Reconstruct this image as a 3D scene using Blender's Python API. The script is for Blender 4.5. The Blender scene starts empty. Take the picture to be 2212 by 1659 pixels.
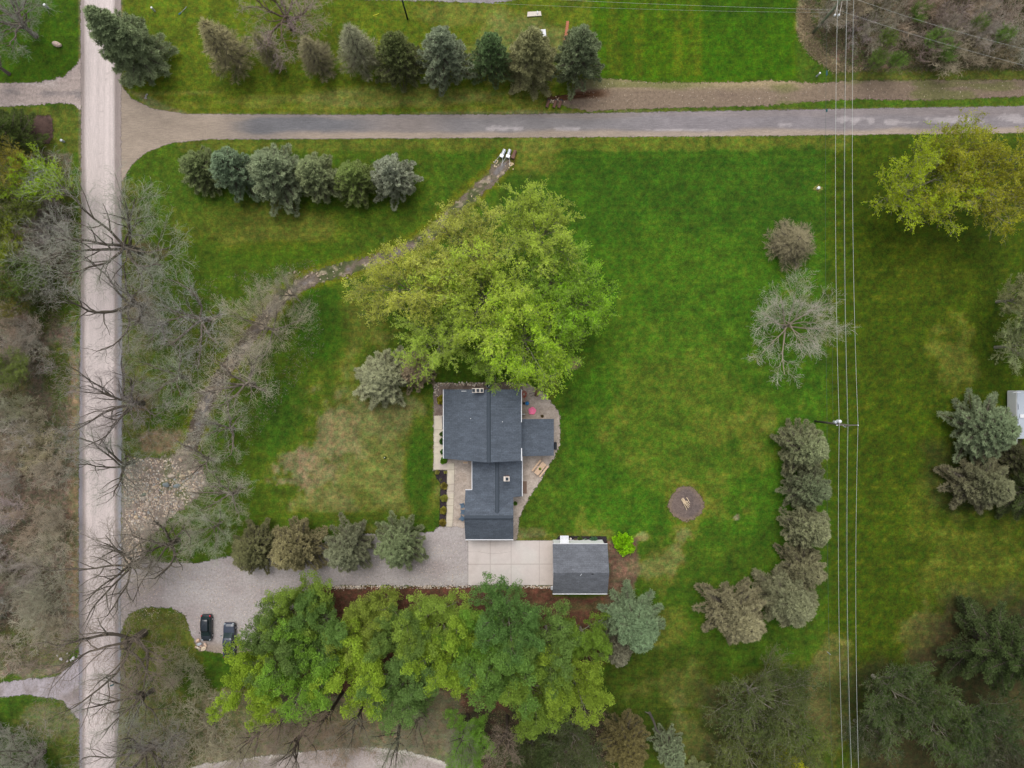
import bpy, math, random
import numpy as np
C = bpy.context.scene.collection
SC = bpy.context.scene
R = math.radians
# ---------------------------------------------------------------- camera, sky, sun, exposure
H = 120.0                      # drone height in metres
SPX = 178.0/2212.0             # metres on the ground per unit of plan coordinate
cam_d = bpy.data.cameras.new('camera'); cam = bpy.data.objects.new('camera', cam_d); C.objects.link(cam)
cam.location = (0, 0, H); cam.rotation_euler = (0, 0, 0)
cam_d.sensor_width = 36; cam_d.lens = 36*H/178.0; cam_d.clip_start = 1; cam_d.clip_end = 5000
SC.camera = cam
w = bpy.data.worlds.new('World'); SC.world = w; w.use_nodes = True
wn = w.node_tree.nodes; wl = w.node_tree.links
bg = wn['Background']; sky = wn.new('ShaderNodeTexSky'); sky.sky_type = 'NISHITA'; sky.sun_disc = False
SUN_EL, SUN_AZ = 65, 345       # soft light behind cloud; the north walls and north roof slopes are the brighter ones
sky.sun_elevation = R(SUN_EL); sky.sun_rotation = R(SUN_AZ); sky.dust_density = 4; sky.air_density = 1.0; sky.ozone_density = 1
hs = wn.new('ShaderNodeHueSaturation'); hs.inputs['Saturation'].default_value = 0.25
wl.new(sky.outputs[0], hs.inputs['Color']); wl.new(hs.outputs[0], bg.inputs['Color']); bg.inputs['Strength'].default_value = 0.15
sun_d = bpy.data.lights.new('sun', 'SUN'); sun_d.energy = 1.1; sun_d.angle = R(38); sun_d.color = (1, .96, .9)
sun = bpy.data.objects.new('sun', sun_d); C.objects.link(sun)
az = R(SUN_AZ)
from mathutils import Vector
sdir = Vector((math.sin(az)*math.cos(R(SUN_EL)), math.cos(az)*math.cos(R(SUN_EL)), math.sin(R(SUN_EL))))
sun.rotation_euler = sdir.to_track_quat('Z', 'Y').to_euler()
SC.view_settings.view_transform = 'Standard'; SC.view_settings.look = 'None'
SC.view_settings.exposure = 0.3; SC.view_settings.gamma = 1.0
SC.render.engine = 'CYCLES'
SC.cycles.max_bounces = 6; SC.cycles.transparent_max_bounces = 12; SC.cycles.diffuse_bounces = 3

# ---------------------------------------------------------------- helpers
def Wp(px, py, z=0.0):
    """world point at height z that stands at plan coordinate (px, py) seen from the drone"""
    k = SPX*(H-z)/H
    return ((px-1106)*k, (829.5-py)*k, z)
def G(px, py): return ((px-1106)*SPX, (829.5-py)*SPX)
def lin(c):
    c = np.asarray(c, dtype=float)/255.0
    return np.where(c <= 0.04045, c/12.92, ((c+0.055)/1.055)**2.4)
ALB = 0.86
def col(r, g, b, k=ALB):
    v = lin((r, g, b))*k
    return (float(v[0]), float(v[1]), float(v[2]), 1.0)

def tag(o, label=None, cat=None, group=None, kind=None):
    if label: o['label'] = label
    if cat: o['category'] = cat
    if group: o['group'] = group
    if kind: o['kind'] = kind
    return o
def empty(name, loc=(0, 0, 0), rz=0, label=None, cat=None, group=None):
    o = bpy.data.objects.new(name, None); C.objects.link(o)
    o.location = loc; o.rotation_euler = (0, 0, rz); o.empty_display_size = .2
    return tag(o, label, cat, group)

class MB:
    """collects simple shapes and links them as one mesh object"""
    def __init__(s): s.v = []; s.f = []
    def add(s, vs, fs):
        n = len(s.v); s.v += [tuple(p) for p in vs]; s.f += [tuple(i+n for i in f) for f in fs]; return s
    def box(s, x0, x1, y0, y1, z0, z1):
        return s.add([(x0,y0,z0),(x1,y0,z0),(x1,y1,z0),(x0,y1,z0),(x0,y0,z1),(x1,y0,z1),(x1,y1,z1),(x0,y1,z1)],
                     [(3,2,1,0),(4,5,6,7),(0,1,5,4),(1,2,6,5),(2,3,7,6),(3,0,4,7)])
    def obox(s, c, sx, sy, sz, rz=0, tilt=0):
        """box centred on c, turned about z, tilted about its own x"""
        vs = []
        for z in (-.5, .5):
            for (a, b) in ((-.5,-.5),(.5,-.5),(.5,.5),(-.5,.5)):
                x, y, zz = a*sx, b*sy, z*sz
                y, zz = y*math.cos(tilt)-zz*math.sin(tilt), y*math.sin(tilt)+zz*math.cos(tilt)
                vs.append((c[0]+x*math.cos(rz)-y*math.sin(rz), c[1]+x*math.sin(rz)+y*math.cos(rz), c[2]+zz))
        return s.add(vs, [(3,2,1,0),(4,5,6,7),(0,1,5,4),(1,2,6,5),(2,3,7,6),(3,0,4,7)])
    def slab(s, q, t):
        """slab of thickness t under the polygon q (list of 3-D points, counter-clockwise from above)"""
        n = len(q); vs = [tuple(p) for p in q]+[(p[0], p[1], p[2]-t) for p in q]
        fs = [tuple(range(n)), tuple(range(2*n-1, n-1, -1))]
        for i in range(n):
            j = (i+1) % n; fs.append((i, i+n, j+n, j))
        return s.add(vs, fs)
    def tube(s, pts, rad, n=8, cap=True):
        pts = [Vector(p) for p in pts]
        if not hasattr(rad, '__len__'): rad = [rad]*len(pts)
        base = len(s.v); u0 = None
        for i, p in enumerate(pts):
            d = (pts[min(i+1, len(pts)-1)]-pts[max(i-1, 0)]).normalized()
            if u0 is None:
                u0 = d.cross(Vector((0, 0, 1)))
                if u0.length < .1: u0 = d.cross(Vector((1, 0, 0)))
            u = (u0-d*u0.dot(d)).normalized(); u0 = u; v = d.cross(u)
            for k in range(n):
                a = 2*math.pi*k/n
                s.v.append(tuple(p+(u*math.cos(a)+v*math.sin(a))*rad[i]))
        for i in range(len(pts)-1):
            for k in range(n):
                k2 = (k+1) % n
                s.f.append((base+i*n+k, base+i*n+k2, base+(i+1)*n+k2, base+(i+1)*n+k))
        if cap:
            s.f.append(tuple(base+k for k in range(n-1, -1, -1)))
            s.f.append(tuple(base+(len(pts)-1)*n+k for k in range(n)))
        return s
    def lathe(s, prof, c=(0, 0, 0), n=20):
        """prof: list of (radius, z)"""
        base = len(s.v)
        for (r, z) in prof:
            for k in range(n):
                a = 2*math.pi*k/n; s.v.append((c[0]+r*math.cos(a), c[1]+r*math.sin(a), c[2]+z))
        for i in range(len(prof)-1):
            for k in range(n):
                k2 = (k+1) % n
                s.f.append((base+i*n+k, base+i*n+k2, base+(i+1)*n+k2, base+(i+1)*n+k))
        s.f.append(tuple(base+k for k in range(n-1, -1, -1)))
        s.f.append(tuple(base+(len(prof)-1)*n+k for k in range(n)))
        return s
    def build(s, name, mat, parent=None, smooth=False, bevel=0, loc=None):
        me = bpy.data.meshes.new(name); me.from_pydata(s.v, [], s.f); me.update()
        if smooth: me.polygons.foreach_set('use_smooth', [True]*len(me.polygons))
        o = bpy.data.objects.new(name, me); C.objects.link(o); me.materials.append(mat)
        if parent: o.parent = parent
        if loc: o.location = loc
        if bevel:
            b = o.modifiers.new('bevel', 'BEVEL'); b.width = bevel; b.segments = 2; b.limit_method = 'ANGLE'
        return o

def np_mesh(name, V, F, mat, attrs=None, smooth=False, color=None):
    """mesh data from numpy arrays; F is an (n,k) index array"""
    me = bpy.data.meshes.new(name); n, k = F.shape
    me.vertices.add(len(V)); me.vertices.foreach_set('co', np.ascontiguousarray(V, dtype=np.float32).ravel())
    me.loops.add(n*k); me.loops.foreach_set('vertex_index', np.ascontiguousarray(F, dtype=np.int32).ravel())
    me.polygons.add(n); me.polygons.foreach_set('loop_start', np.arange(0, n*k, k, dtype=np.int32))
    me.polygons.foreach_set('loop_total', np.full(n, k, dtype=np.int32))
    if smooth: me.polygons.foreach_set('use_smooth', np.ones(n, dtype=bool))
    me.update(calc_edges=True); me.validate()
    for a, val in (attrs or {}).items():
        at = me.attributes.new(a, 'FLOAT', 'POINT'); at.data.foreach_set('value', np.ascontiguousarray(val, dtype=np.float32))
    if color is not None:
        at = me.attributes.new('Col', 'FLOAT_COLOR', 'POINT')
        c4 = np.ones((len(V), 4), dtype=np.float32); c4[:, :3] = color
        at.data.foreach_set('color', c4.ravel())
    me.materials.append(mat)
    return me
def link(name, me, parent=None):
    o = bpy.data.objects.new(name, me); C.objects.link(o)
    if parent: o.parent = parent
    return o

# ---------------------------------------------------------------- numpy noise
def vnoise(x, y, seed):
    rs = np.random.RandomState(seed); T = rs.rand(256, 256)
    xi = np.floor(x).astype(int); yi = np.floor(y).astype(int); fx = x-xi; fy = y-yi
    fx = fx*fx*(3-2*fx); fy = fy*fy*(3-2*fy)
    a = T[xi % 256, yi % 256]; b = T[(xi+1) % 256, yi % 256]; c = T[xi % 256, (yi+1) % 256]; d = T[(xi+1) % 256, (yi+1) % 256]
    return (a*(1-fx)+b*fx)*(1-fy)+(c*(1-fx)+d*fx)*fy
def fbm(x, y, size, seed, octv=4, gain=.55):
    """size = metres of the largest feature; result about -1..1"""
    t = 0; a = 1; s = 0; f = 1.0/size
    for i in range(octv):
        t = t+a*(vnoise(x*f+i*17.3, y*f-i*9.1, seed+i)*2-1); s += a; a *= gain; f *= 2.03
    return t/s*1.5
def sst(e0, e1, x):
    t = np.clip((x-e0)/(e1-e0), 0, 1); return t*t*(3-2*t)

# ---------------------------------------------------------------- materials
def nt(name):
    m = bpy.data.materials.new(name); m.use_nodes = True
    n = m.node_tree.nodes; l = m.node_tree.links
    return m, n, l, n['Principled BSDF']
def noise_fac(n, l, scale, detail=4, rough=.6, coord='Object', stretch=None):
    tc = n.new('ShaderNodeTexCoord'); tx = n.new('ShaderNodeTexNoise')
    tx.inputs['Scale'].default_value = scale; tx.inputs['Detail'].default_value = detail; tx.inputs['Roughness'].default_value = rough
    if stretch:
        mp = n.new('ShaderNodeMapping'); mp.inputs['Scale'].default_value = stretch
        l.new(tc.outputs[coord], mp.inputs['Vector']); l.new(mp.outputs[0], tx.inputs['Vector'])
    else: l.new(tc.outputs[coord], tx.inputs['Vector'])
    return tx.outputs['Fac']
def rng_map(n, l, src, a, b, c0=.25, c1=.75):
    mr = n.new('ShaderNodeMapRange'); mr.inputs['From Min'].default_value = c0; mr.inputs['From Max'].default_value = c1
    mr.inputs['To Min'].default_value = a; mr.inputs['To Max'].default_value = b; l.new(src, mr.inputs['Value'])
    return mr.outputs['Result']
def mathn(n, l, op, a, b):
    m = n.new('ShaderNodeMath'); m.operation = op
    for i, s in enumerate((a, b)):
        if hasattr(s, 'links'): l.new(s, m.inputs[i])
        else: m.inputs[i].default_value = s
    return m.outputs[0]
def scale_col(n, l, colsrc, fac):
    m = n.new('ShaderNodeVectorMath'); m.operation = 'SCALE'
    if hasattr(colsrc, 'links'): l.new(colsrc, m.inputs[0])
    else: m.inputs[0].default_value = colsrc[:3]
    l.new(fac, m.inputs['Scale']); return m.outputs[0]
def mat_plain(name, c, rough=.7, var=.15, scale=6, metal=0, spec=.3, bump=0, stretch=None):
    m, n, l, p = nt(name)
    f = rng_map(n, l, noise_fac(n, l, scale, stretch=stretch), 1-var, 1+var)
    l.new(scale_col(n, l, c, f), p.inputs['Base Color'])
    p.inputs['Roughness'].default_value = rough; p.inputs['Metallic'].default_value = metal
    p.inputs['Specular IOR Level'].default_value = spec
    if bump:
        b = n.new('ShaderNodeBump'); b.inputs['Strength'].default_value = .6; b.inputs['Distance'].default_value = bump
        l.new(noise_fac(n, l, scale*2), b.inputs['Height']); l.new(b.outputs[0], p.inputs['Normal'])
    return m
def mat_ground(name, alpha_edge=None, fine=(.72, 1.3), scales=(2.2, 7.0), bump=.05, rough=.9, streak=None, hue=0, hscale=1.1):
    """base colour from the sheet's colour attribute, broken up by two sizes of noise; ragged edge from attribute 'edge'"""
    m, n, l, p = nt(name)
    at = n.new('ShaderNodeAttribute'); at.attribute_name = 'Col'
    f1 = rng_map(n, l, noise_fac(n, l, scales[0], 6, .72, stretch=streak), fine[0], fine[1], .34, .66)
    f2 = rng_map(n, l, noise_fac(n, l, scales[1], 3, .6), 1-(1-fine[0])*.8, 1+(fine[1]-1)*.8, .32, .68)
    c = scale_col(n, l, at.outputs['Color'], mathn(n, l, 'MULTIPLY', f1, f2))
    if hue:
        tcm = n.new('ShaderNodeTexCoord'); sx = n.new('ShaderNodeSeparateXYZ'); l.new(tcm.outputs['Object'], sx.inputs[0])   # mower passes
        ph = mathn(n, l, 'ADD', mathn(n, l, 'MULTIPLY', sx.outputs['Y'], 2*math.pi/1.05), mathn(n, l, 'MULTIPLY', noise_fac(n, l, .12, 2), 6.0))
        mow = rng_map(n, l, mathn(n, l, 'SINE', ph, 0), .97, 1.035, -1, 1)
        c = scale_col(n, l, c, mow)
        hm = n.new('ShaderNodeMix'); hm.data_type = 'RGBA'; hm.inputs[6].default_value = (1-hue, 1, 1-hue*.3, 1); hm.inputs[7].default_value = (1+hue, 1, 1+hue*.6, 1)
        l.new(rng_map(n, l, noise_fac(n, l, hscale, 5, .7), 0, 1, .38, .62), hm.inputs['Factor'])
        vm = n.new('ShaderNodeVectorMath'); vm.operation = 'MULTIPLY'; l.new(c, vm.inputs[0]); l.new(hm.outputs[2], vm.inputs[1]); c = vm.outputs[0]
    l.new(c, p.inputs['Base Color']); p.inputs['Roughness'].default_value = rough; p.inputs['Specular IOR Level'].default_value = .15
    if bump:
        b = n.new('ShaderNodeBump'); b.inputs['Strength'].default_value = .7; b.inputs['Distance'].default_value = bump
        l.new(noise_fac(n, l, 5, 5, .7), b.inputs['Height']); l.new(b.outputs[0], p.inputs['Normal'])
    if alpha_edge:
        ae = n.new('ShaderNodeAttribute'); ae.attribute_name = 'edge'
        nz = rng_map(n, l, noise_fac(n, l, 1.3, 6, .75), -alpha_edge, alpha_edge, .2, .8)
        s = mathn(n, l, 'ADD', ae.outputs['Fac'], nz)
        a = rng_map(n, l, s, 0, 1, -.10, .10)
        l.new(a, p.inputs['Alpha'])
    return m
def mat_foliage(name, trans=.3, lowcol=(124, 114, 90)):
    """leaf colour comes from each plant's own object colour; attribute v varies it leaf by leaf, hg is height in the crown"""
    m, n, l, p = nt(name)
    oi = n.new('ShaderNodeObjectInfo'); av = n.new('ShaderNodeAttribute'); av.attribute_name = 'v'
    ah = n.new('ShaderNodeAttribute'); ah.attribute_name = 'hg'
    f = rng_map(n, l, av.outputs['Fac'], .55, 1.5, 0, 1)
    c = scale_col(n, l, oi.outputs['Color'], f)
    # dead and bare wood in the lower crown; how much is the object's alpha
    low = rng_map(n, l, ah.outputs['Fac'], 1.15, -.25, 0, 1)
    lf = mathn(n, l, 'MULTIPLY', low, oi.outputs['Alpha'])
    lf = mathn(n, l, 'ADD', lf, mathn(n, l, 'MULTIPLY', mathn(n, l, 'SUBTRACT', av.outputs['Fac'], .5), mathn(n, l, 'MULTIPLY', oi.outputs['Alpha'], .8)))
    cl = n.new('ShaderNodeClamp'); l.new(lf, cl.inputs[0])
    mx = n.new('ShaderNodeMix'); mx.data_type = 'RGBA'
    l.new(cl.outputs[0], mx.inputs['Factor']); l.new(c, mx.inputs[6]); mx.inputs[7].default_value = col(*lowcol)
    l.new(mx.outputs[2], p.inputs['Base Color']); p.inputs['Roughness'].default_value = .75; p.inputs['Specular IOR Level'].default_value = .2
    tr = n.new('ShaderNodeBsdfTranslucent'); l.new(mx.outputs[2], tr.inputs['Color'])
    ms = n.new('ShaderNodeMixShader'); ms.inputs[0].default_value = trans
    l.new(p.outputs[0], ms.inputs[1]); l.new(tr.outputs[0], ms.inputs[2]); l.new(ms.outputs[0], n['Material Output'].inputs['Surface'])
    return m
def mat_objcol(name, rough=.9, var=.25, scale=3):
    m, n, l, p = nt(name)
    oi = n.new('ShaderNodeObjectInfo')
    f = rng_map(n, l, noise_fac(n, l, scale), 1-var, 1+var)
    l.new(scale_col(n, l, oi.outputs['Color'], f), p.inputs['Base Color']); p.inputs['Roughness'].default_value = rough
    p.inputs['Specular IOR Level'].default_value = .2
    return m
def mat_shingle(name, c):
    m, n, l, p = nt(name)
    tc = n.new('ShaderNodeTexCoord'); br = n.new('ShaderNodeTexBrick')
    br.inputs['Scale'].default_value = 1; br.inputs['Brick Width'].default_value = .7; br.inputs['Row Height'].default_value = .28
    br.inputs['Mortar Size'].default_value = .012; br.inputs['Color1'].default_value = (1.1, 1.1, 1.1, 1); br.inputs['Color2'].default_value = (.9, .9, .9, 1)
    br.inputs['Mortar'].default_value = (.7, .7, .7, 1); br.inputs['Bias'].default_value = 0
    l.new(tc.outputs['Object'], br.inputs['Vector'])
    f1 = rng_map(n, l, noise_fac(n, l, .45, 6, .7, stretch=(1, 2.2, 1)), .86, 1.16, .36, .64)
    f2 = rng_map(n, l, noise_fac(n, l, 5, 3), .86, 1.16, .35, .65)
    f = mathn(n, l, 'MULTIPLY', f1, f2)
    vm = n.new('ShaderNodeVectorMath'); vm.operation = 'MULTIPLY'; l.new(br.outputs['Color'], vm.inputs[0]); vm.inputs[1].default_value = c[:3]
    l.new(scale_col(n, l, vm.outputs[0], f), p.inputs['Base Color']); p.inputs['Roughness'].default_value = .85; p.inputs['Specular IOR Level'].default_value = .3
    return m
def mat_siding(name, c):
    m, n, l, p = nt(name)
    tc = n.new('ShaderNodeTexCoord'); wv = n.new('ShaderNodeTexWave'); wv.bands_direction = 'Z'; wv.wave_profile = 'SAW'; wv.inputs['Scale'].default_value = 1.6
    l.new(tc.outputs['Object'], wv.inputs['Vector'])
    l.new(scale_col(n, l, c, rng_map(n, l, wv.outputs['Fac'], .88, 1.04, 0, 1)), p.inputs['Base Color']); p.inputs['Roughness'].default_value = .6
    return m
def mat_brick(name):
    m, n, l, p = nt(name)
    tc = n.new('ShaderNodeTexCoord'); br = n.new('ShaderNodeTexBrick'); mp = n.new('ShaderNodeMapping'); mp.inputs['Rotation'].default_value = (R(90), 0, 0)
    br.inputs['Scale'].default_value = 4; br.inputs['Color1'].default_value = col(150, 92, 72); br.inputs['Color2'].default_value = col(120, 74, 60); br.inputs['Mortar'].default_value = col(170, 160, 150)
    l.new(tc.outputs['Object'], mp.inputs[0]); l.new(mp.outputs[0], br.inputs['Vector']); l.new(br.outputs['Color'], p.inputs['Base Color']); p.inputs['Roughness'].default_value = .85
    return m
def mat_glass(name, c=(28, 40, 46)):
    m, n, l, p = nt(name)
    p.inputs['Base Color'].default_value = col(*c); p.inputs['Roughness'].default_value = .08; p.inputs['Specular IOR Level'].default_value = .6
    return m

M = dict(
 lawn=mat_ground('grass_ground', fine=(.7, 1.34), scales=(1.6, 4.0), bump=.1, hue=.26),
 gravel=mat_ground('gravel', .5, (.82, 1.2), (2.4, 7.0), .04),
 road=mat_ground('packed_road_gravel', .3, (.86, 1.14), (1.6, 6.0), .01, streak=(6, .35, 1)),
 asphalt=mat_ground('worn_asphalt', .3, (.84, 1.16), (1.4, 6.0), .01, streak=(.6, 3, 1)),
 dirt=mat_ground('bare_dirt', .55, (.74, 1.26), (2.0, 7.0), .05),
 mud=mat_ground('ditch_mud', 1.0, (.74, 1.26), (1.6, 6.0), .08),
 mulch=mat_ground('dark_mulch', .12, (.6, 1.5), (6.0, 14.0), .05),
 concrete=mat_ground('concrete', .02, (.95, 1.05), (.9, 7.0), .003, .8),
 needle=mat_foliage('conifer_needles', .12),
 leaf=mat_foliage('spring_leaves', .38, (150, 142, 104)),
 bark=mat_objcol('bark', .9, .3, 3), twig=mat_objcol('twig_bark', .9, .15, 2),
 stone=mat_objcol('field_stone', .8, .25, 6),
 shingle=mat_shingle('slate_blue_shingles', col(87, 95, 106)), shingle2=mat_shingle('grey_shingles', col(102, 105, 112)),
 ridge=mat_plain('ridge_shingles', col(70, 78, 88), .85, .15, 8),
 white=mat_plain('white_paint', col(225, 226, 230), .5, .04), siding=mat_siding('white_siding', col(238, 238, 240, 1)),
 brick=mat_brick('red_brick'), cap=mat_plain('limestone_cap', col(214, 204, 194), .8, .08), flue=mat_plain('soot_and_gap_shade', col(52, 60, 68), .8, .2),  # the dark flue grey also colours the painted gap shade at the ridges
 glass=mat_glass('window_glass'), cglass=mat_glass('car_glass', (34, 52, 54)),
 black=mat_plain('black_plastic', col(30, 32, 36), .6, .2), carpaint=mat_plain('black_car_paint', col(38, 46, 54), .18, .05, spec=.6),
 truckpaint=mat_plain('navy_truck_paint', col(58, 66, 82), .22, .05, spec=.6), chrome=mat_plain('chrome', col(220, 225, 228), .15, .03, metal=.8),
 rubber=mat_plain('tyre_rubber', col(32, 32, 33), .9, .1), redlens=mat_plain('red_lens', col(210, 30, 50), .2, .1, spec=.6), lens=mat_plain('clear_lens', col(150, 160, 165), .15, .05, spec=.6),
 newwood=mat_plain('new_lumber', col(206, 176, 148), .75, .15, 5, stretch=(1, 12, 1)), rust=mat_plain('rusty_steel', col(118, 88, 76), .8, .25, 8), pink=mat_plain('pink_plastic', col(244, 120, 160, 1), .4, .05),
 blue=mat_plain('blue_plastic', col(40, 122, 186), .4, .05), chair=mat_plain('slate_blue_plastic', col(82, 108, 132), .5, .06), hose=mat_plain('red_hose', col(176, 78, 62), .5, .08),
 polewood=mat_plain('weathered_pole_wood', col(104, 98, 92), .9, .2, 8, stretch=(1, 1, .1)), polegreen=mat_plain('treated_pole_wood', col(128, 134, 112), .9, .15, 8),
 steel=mat_plain('galvanised_steel', col(196, 200, 206), .4, .08, metal=.2), wire=mat_plain('aluminium_wire', col(196, 200, 196), .45, .05, metal=.1),
 darkwire=mat_plain('dark_cable', col(74, 92, 84), .6, .05), teal=mat_plain('teal_plastic', col(30, 84, 92), .5, .1), porcelain=mat_plain('porcelain', col(230, 232, 236), .25, .03, spec=.6),
 terracotta=mat_plain('clay_brick_paver', col(176, 112, 84), .85, .2, 5), yellow=mat_plain('yellow_plastic', col(200, 200, 40), .5, .05),
 boards=mat_plain('brown_deck_boards', col(128, 104, 90), .8, .2, 3, stretch=(10, 1, 1)), campr=mat_plain('camper_roof', col(176, 184, 194), .4, .06), wood=mat_plain('split_firewood', col(226, 204, 172), .8, .12, 6),
)
# ---------------------------------------------------------------- the ground sheet
def axis(lo, hi, step, far):
    a = list(np.arange(lo, hi+1e-6, step)); s = step; x = a[-1]
    right = []
    while x < far: s *= 1.35; x += s; right.append(x)
    s = step; x = a[0]; left = []
    while x > -far: s *= 1.35; x -= s; left.append(x)
    return np.array(left[::-1]+a+right)
gx = axis(-94, 94, .33, 1200); gy = axis(-72, 72, .33, 1200)
X, Y = np.meshgrid(gx, gy, indexing='ij'); PX = X/SPX+1106; PY = 829.5-Y/SPX
n1 = fbm(X, Y, 26, 1, 4); n2 = fbm(X, Y, 9, 11, 4, .6); n3 = fbm(X, Y, 3.2, 21, 4, .65); n4 = fbm(X, Y, 1.0, 31, 3, .7)
nw = fbm(X, Y, 14, 41, 4)
colr = np.zeros(X.shape+(3,)); colr[:] = (64, 98, 30)
def blend(wgt, c, jit=0.0):
    global colr
    w_ = np.clip(wgt, 0, 1)[..., None]; c = np.asarray(c, float)
    colr = colr*(1-w_)+c*w_
def poly_sd(poly, px, py):
    """signed distance in plan units, positive inside"""
    P = np.asarray(poly, float); d = np.full(px.shape, 1e18); ins = np.zeros(px.shape, bool)
    for i in range(len(P)):
        a = P[i]; b = P[(i+1) % len(P)]; e = b-a; wx = px-a[0]; wy = py-a[1]
        t = np.clip((wx*e[0]+wy*e[1])/(e@e+1e-12), 0, 1)
        d = np.minimum(d, (wx-e[0]*t)**2+(wy-e[1]*t)**2)
        if a[1] != b[1]:
            c_ = ((a[1] > py) != (b[1] > py)) & (px < (b[0]-a[0])*(py-a[1])/(b[1]-a[1])+a[0]); ins ^= c_
    d = np.sqrt(d); return np.where(ins, d, -d)
def zone(poly, c, soft=14, rag=14, s=1.0, noise=None):
    nz = n3 if noise is None else noise
    sd = poly_sd(poly, PX, PY)+nz*rag; blend(sst(-soft, soft, sd)*s, c)
def blob(cx, cy, rx, ry, c, s=1.0, rag=.35, ang=0, noise=None):
    nz = (n3*.6+n2*.6) if noise is None else noise
    a = R(ang); dx = PX-cx; dy = PY-cy
    u = (dx*math.cos(a)+dy*math.sin(a))/rx; v = (-dx*math.sin(a)+dy*math.cos(a))/ry
    blend(sst(-.15, .35, 1-np.sqrt(u*u+v*v)+nz*rag)*s, c)
# lawn areas in different tones of green
zone([(262,295),(2600,295),(2600,1700),(262,1700)], (62,98,26), 8, 4)
blend(sst(-.3, .9, n1)*.5, (78,108,40))
zone([(1230,300),(1800,300),(1800,1170),(1230,1170)], (60,104,24), 40, 30)
zone([(1040,300),(1790,300),(1790,500),(1150,520)], (48,86,22), 60, 30, .6)
zone([(1790,295),(3200,295),(3200,1800),(1790,1800)], (58,84,10), 26, 14)
zone([(1280,-400),(1720,-400),(1720,175),(1280,175)], (62,100,8), 10, 6)
zone([(1520,-400),(1710,-400),(1710,172),(1520,172)], (52,96,8), 3, 2, .8)
blend(((PX > 1290) & (PX < 1515) & (PY < 165)).astype(float)*sst(-.1, .5, fbm(X*1.0, Y*.12, 2.2, 51, 3))*.55, (84,106,24))
zone([(262,-400),(1280,-400),(1280,245),(262,245)], (82,108,30), 6, 4)
blend(((PY < 246) & (PY > 195) & (PX < 1200) & (PX > 300))*sst(-.5, .4, fbm(X*.15, Y, 1.6, 55, 3))*.6, (118,120,58))
blob(1130, 110, 120, 90, (112,108,72), .6); blob(870, 210, 260, 25, (116,116,62), .6); blob(980, 30, 140, 30, (110,116,60), .6)
zone([(-600,-400),(172,-400),(172,175),(-600,175)], (56,92,14), 4, 3)
zone([(-600,230),(172,230),(172,330),(-600,330)], (84,104,44), 6, 5)
# west lawn: tan and worn
zone([(262,310),(940,310),(940,1140),(262,1200)], (70,100,28), 30, 20, .6)
blob(560, 490, 200, 60, (106,106,52), .55); blob(430, 440, 110, 90, (66,98,34), .5)
blob(620, 545, 150, 28, (62,98,18), .6)
blob(790, 960, 170, 175, (102,106,56), .85, .6); blob(800, 1060, 170, 75, (106,112,56), .75, .6)
blob(690, 950, 75, 110, (122,110,78), .7, 1.0); blob(820, 900, 90, 60, (112,108,66), .6, .8); blob(640, 1010, 40, 70, (126,110,84), .75, 1.1)
blob(700, 1090, 90, 40, (118,112,66), .6, .7); blob(905, 1010, 35, 110, (50,92,20), .9, .3); blob(600, 900, 70, 90, (44,84,20), .7, .4, 20)
blob(760, 700, 60, 60, (90,100,46), .7, .6); blob(690, 700, 60, 90, (46,84,16), .8, .4)
blob(730, 1120, 190, 16, (66,96,26), .8, .4)
# pale verge south of the side road
zone([(380,298),(1840,290),(1840,322),(700,330),(380,330)], (92,110,48), 6, 9, .8)
blob(1150, 330, 70, 50, (100,112,50), .75, .5)
# centre lawn blotches
blend(sst(.15, .75, n3*.7+n2*.5)*((PX > 1150) & (PX < 1790) & (PY > 560) & (PY < 1250))*.6, (98,112,56))
blend(sst(.1, .8, -n3*.6-n2*.6)*((PX > 1150) & (PX < 1790) & (PY > 300) & (PY < 1500))*.4, (48,86,22))
blob(1460, 580, 160, 90, (64,104,26), .6, .4); blob(1440, 760, 190, 110, (72,108,32), .5, .5)
blob(1560, 930, 80, 40, (112,112,62), .35, .9); blob(1470, 920, 200, 160, (86,106,44), .4, .7)
blob(1240, 785, 17, 14, (128,112,84), .9, .3, -40); blob(1150, 1150, 40, 14, (136,120,88), .5, .8); blob(1250, 1160, 200, 12, (120,112,70), .4, .9)
blob(1388, 1160, 18, 12, (124,124,72), .9, .3); blob(1592, 1118, 7, 6, (138,128,104), .8, .3); blob(1430, 1240, 70, 60, (104,108,58), .5, 1.0)
blob(1480, 1088, 50, 46, (98,110,44), .8, .5)
# south of the driveway: reddish mulch and leaf litter
zone([(640,1266),(1196,1266),(1196,1288),(1318,1288),(1330,1420),(1040,1570),(470,1560),(560,1410),(600,1300)], (92,64,48), 5, 4)
zone([(1312,1170),(1375,1165),(1380,1230),(1365,1290),(1330,1345),(1312,1345)], (104,84,66), 5, 6)
blob(1235, 1310, 90, 14, (86,86,50), .5, .7); blob(1420, 1210, 60, 50, (118,110,70), .45, 1.0)
zone([(262,1300),(400,1318),(430,1420),(470,1500),(470,1800),(240,1800),(258,1360)], (86,98,42), 8, 10)
blob(400, 1500, 60, 80, (50,80,22), .8, .4); blob(330, 1560, 80, 90, (108,104,68), .6, .6)
zone([(420,1490),(1000,1490),(1010,1620),(960,1660),(420,1700)], (118,112,84), 14, 16)
blend((poly_sd([(420,1490),(1000,1490),(1010,1620),(960,1660),(420,1700)], PX, PY) > 0)*sst(.1, .6, n3)*.5, (96,104,58))
blob(820, 1570, 120, 60, (126,112,84), .6, .8); blob(560, 1560, 120, 50, (98,104,56), .6, .8)
zone([(1000,1530),(1330,1520),(1330,1900),(1000,1900)], (66,58,42), 14, 14)
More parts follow.
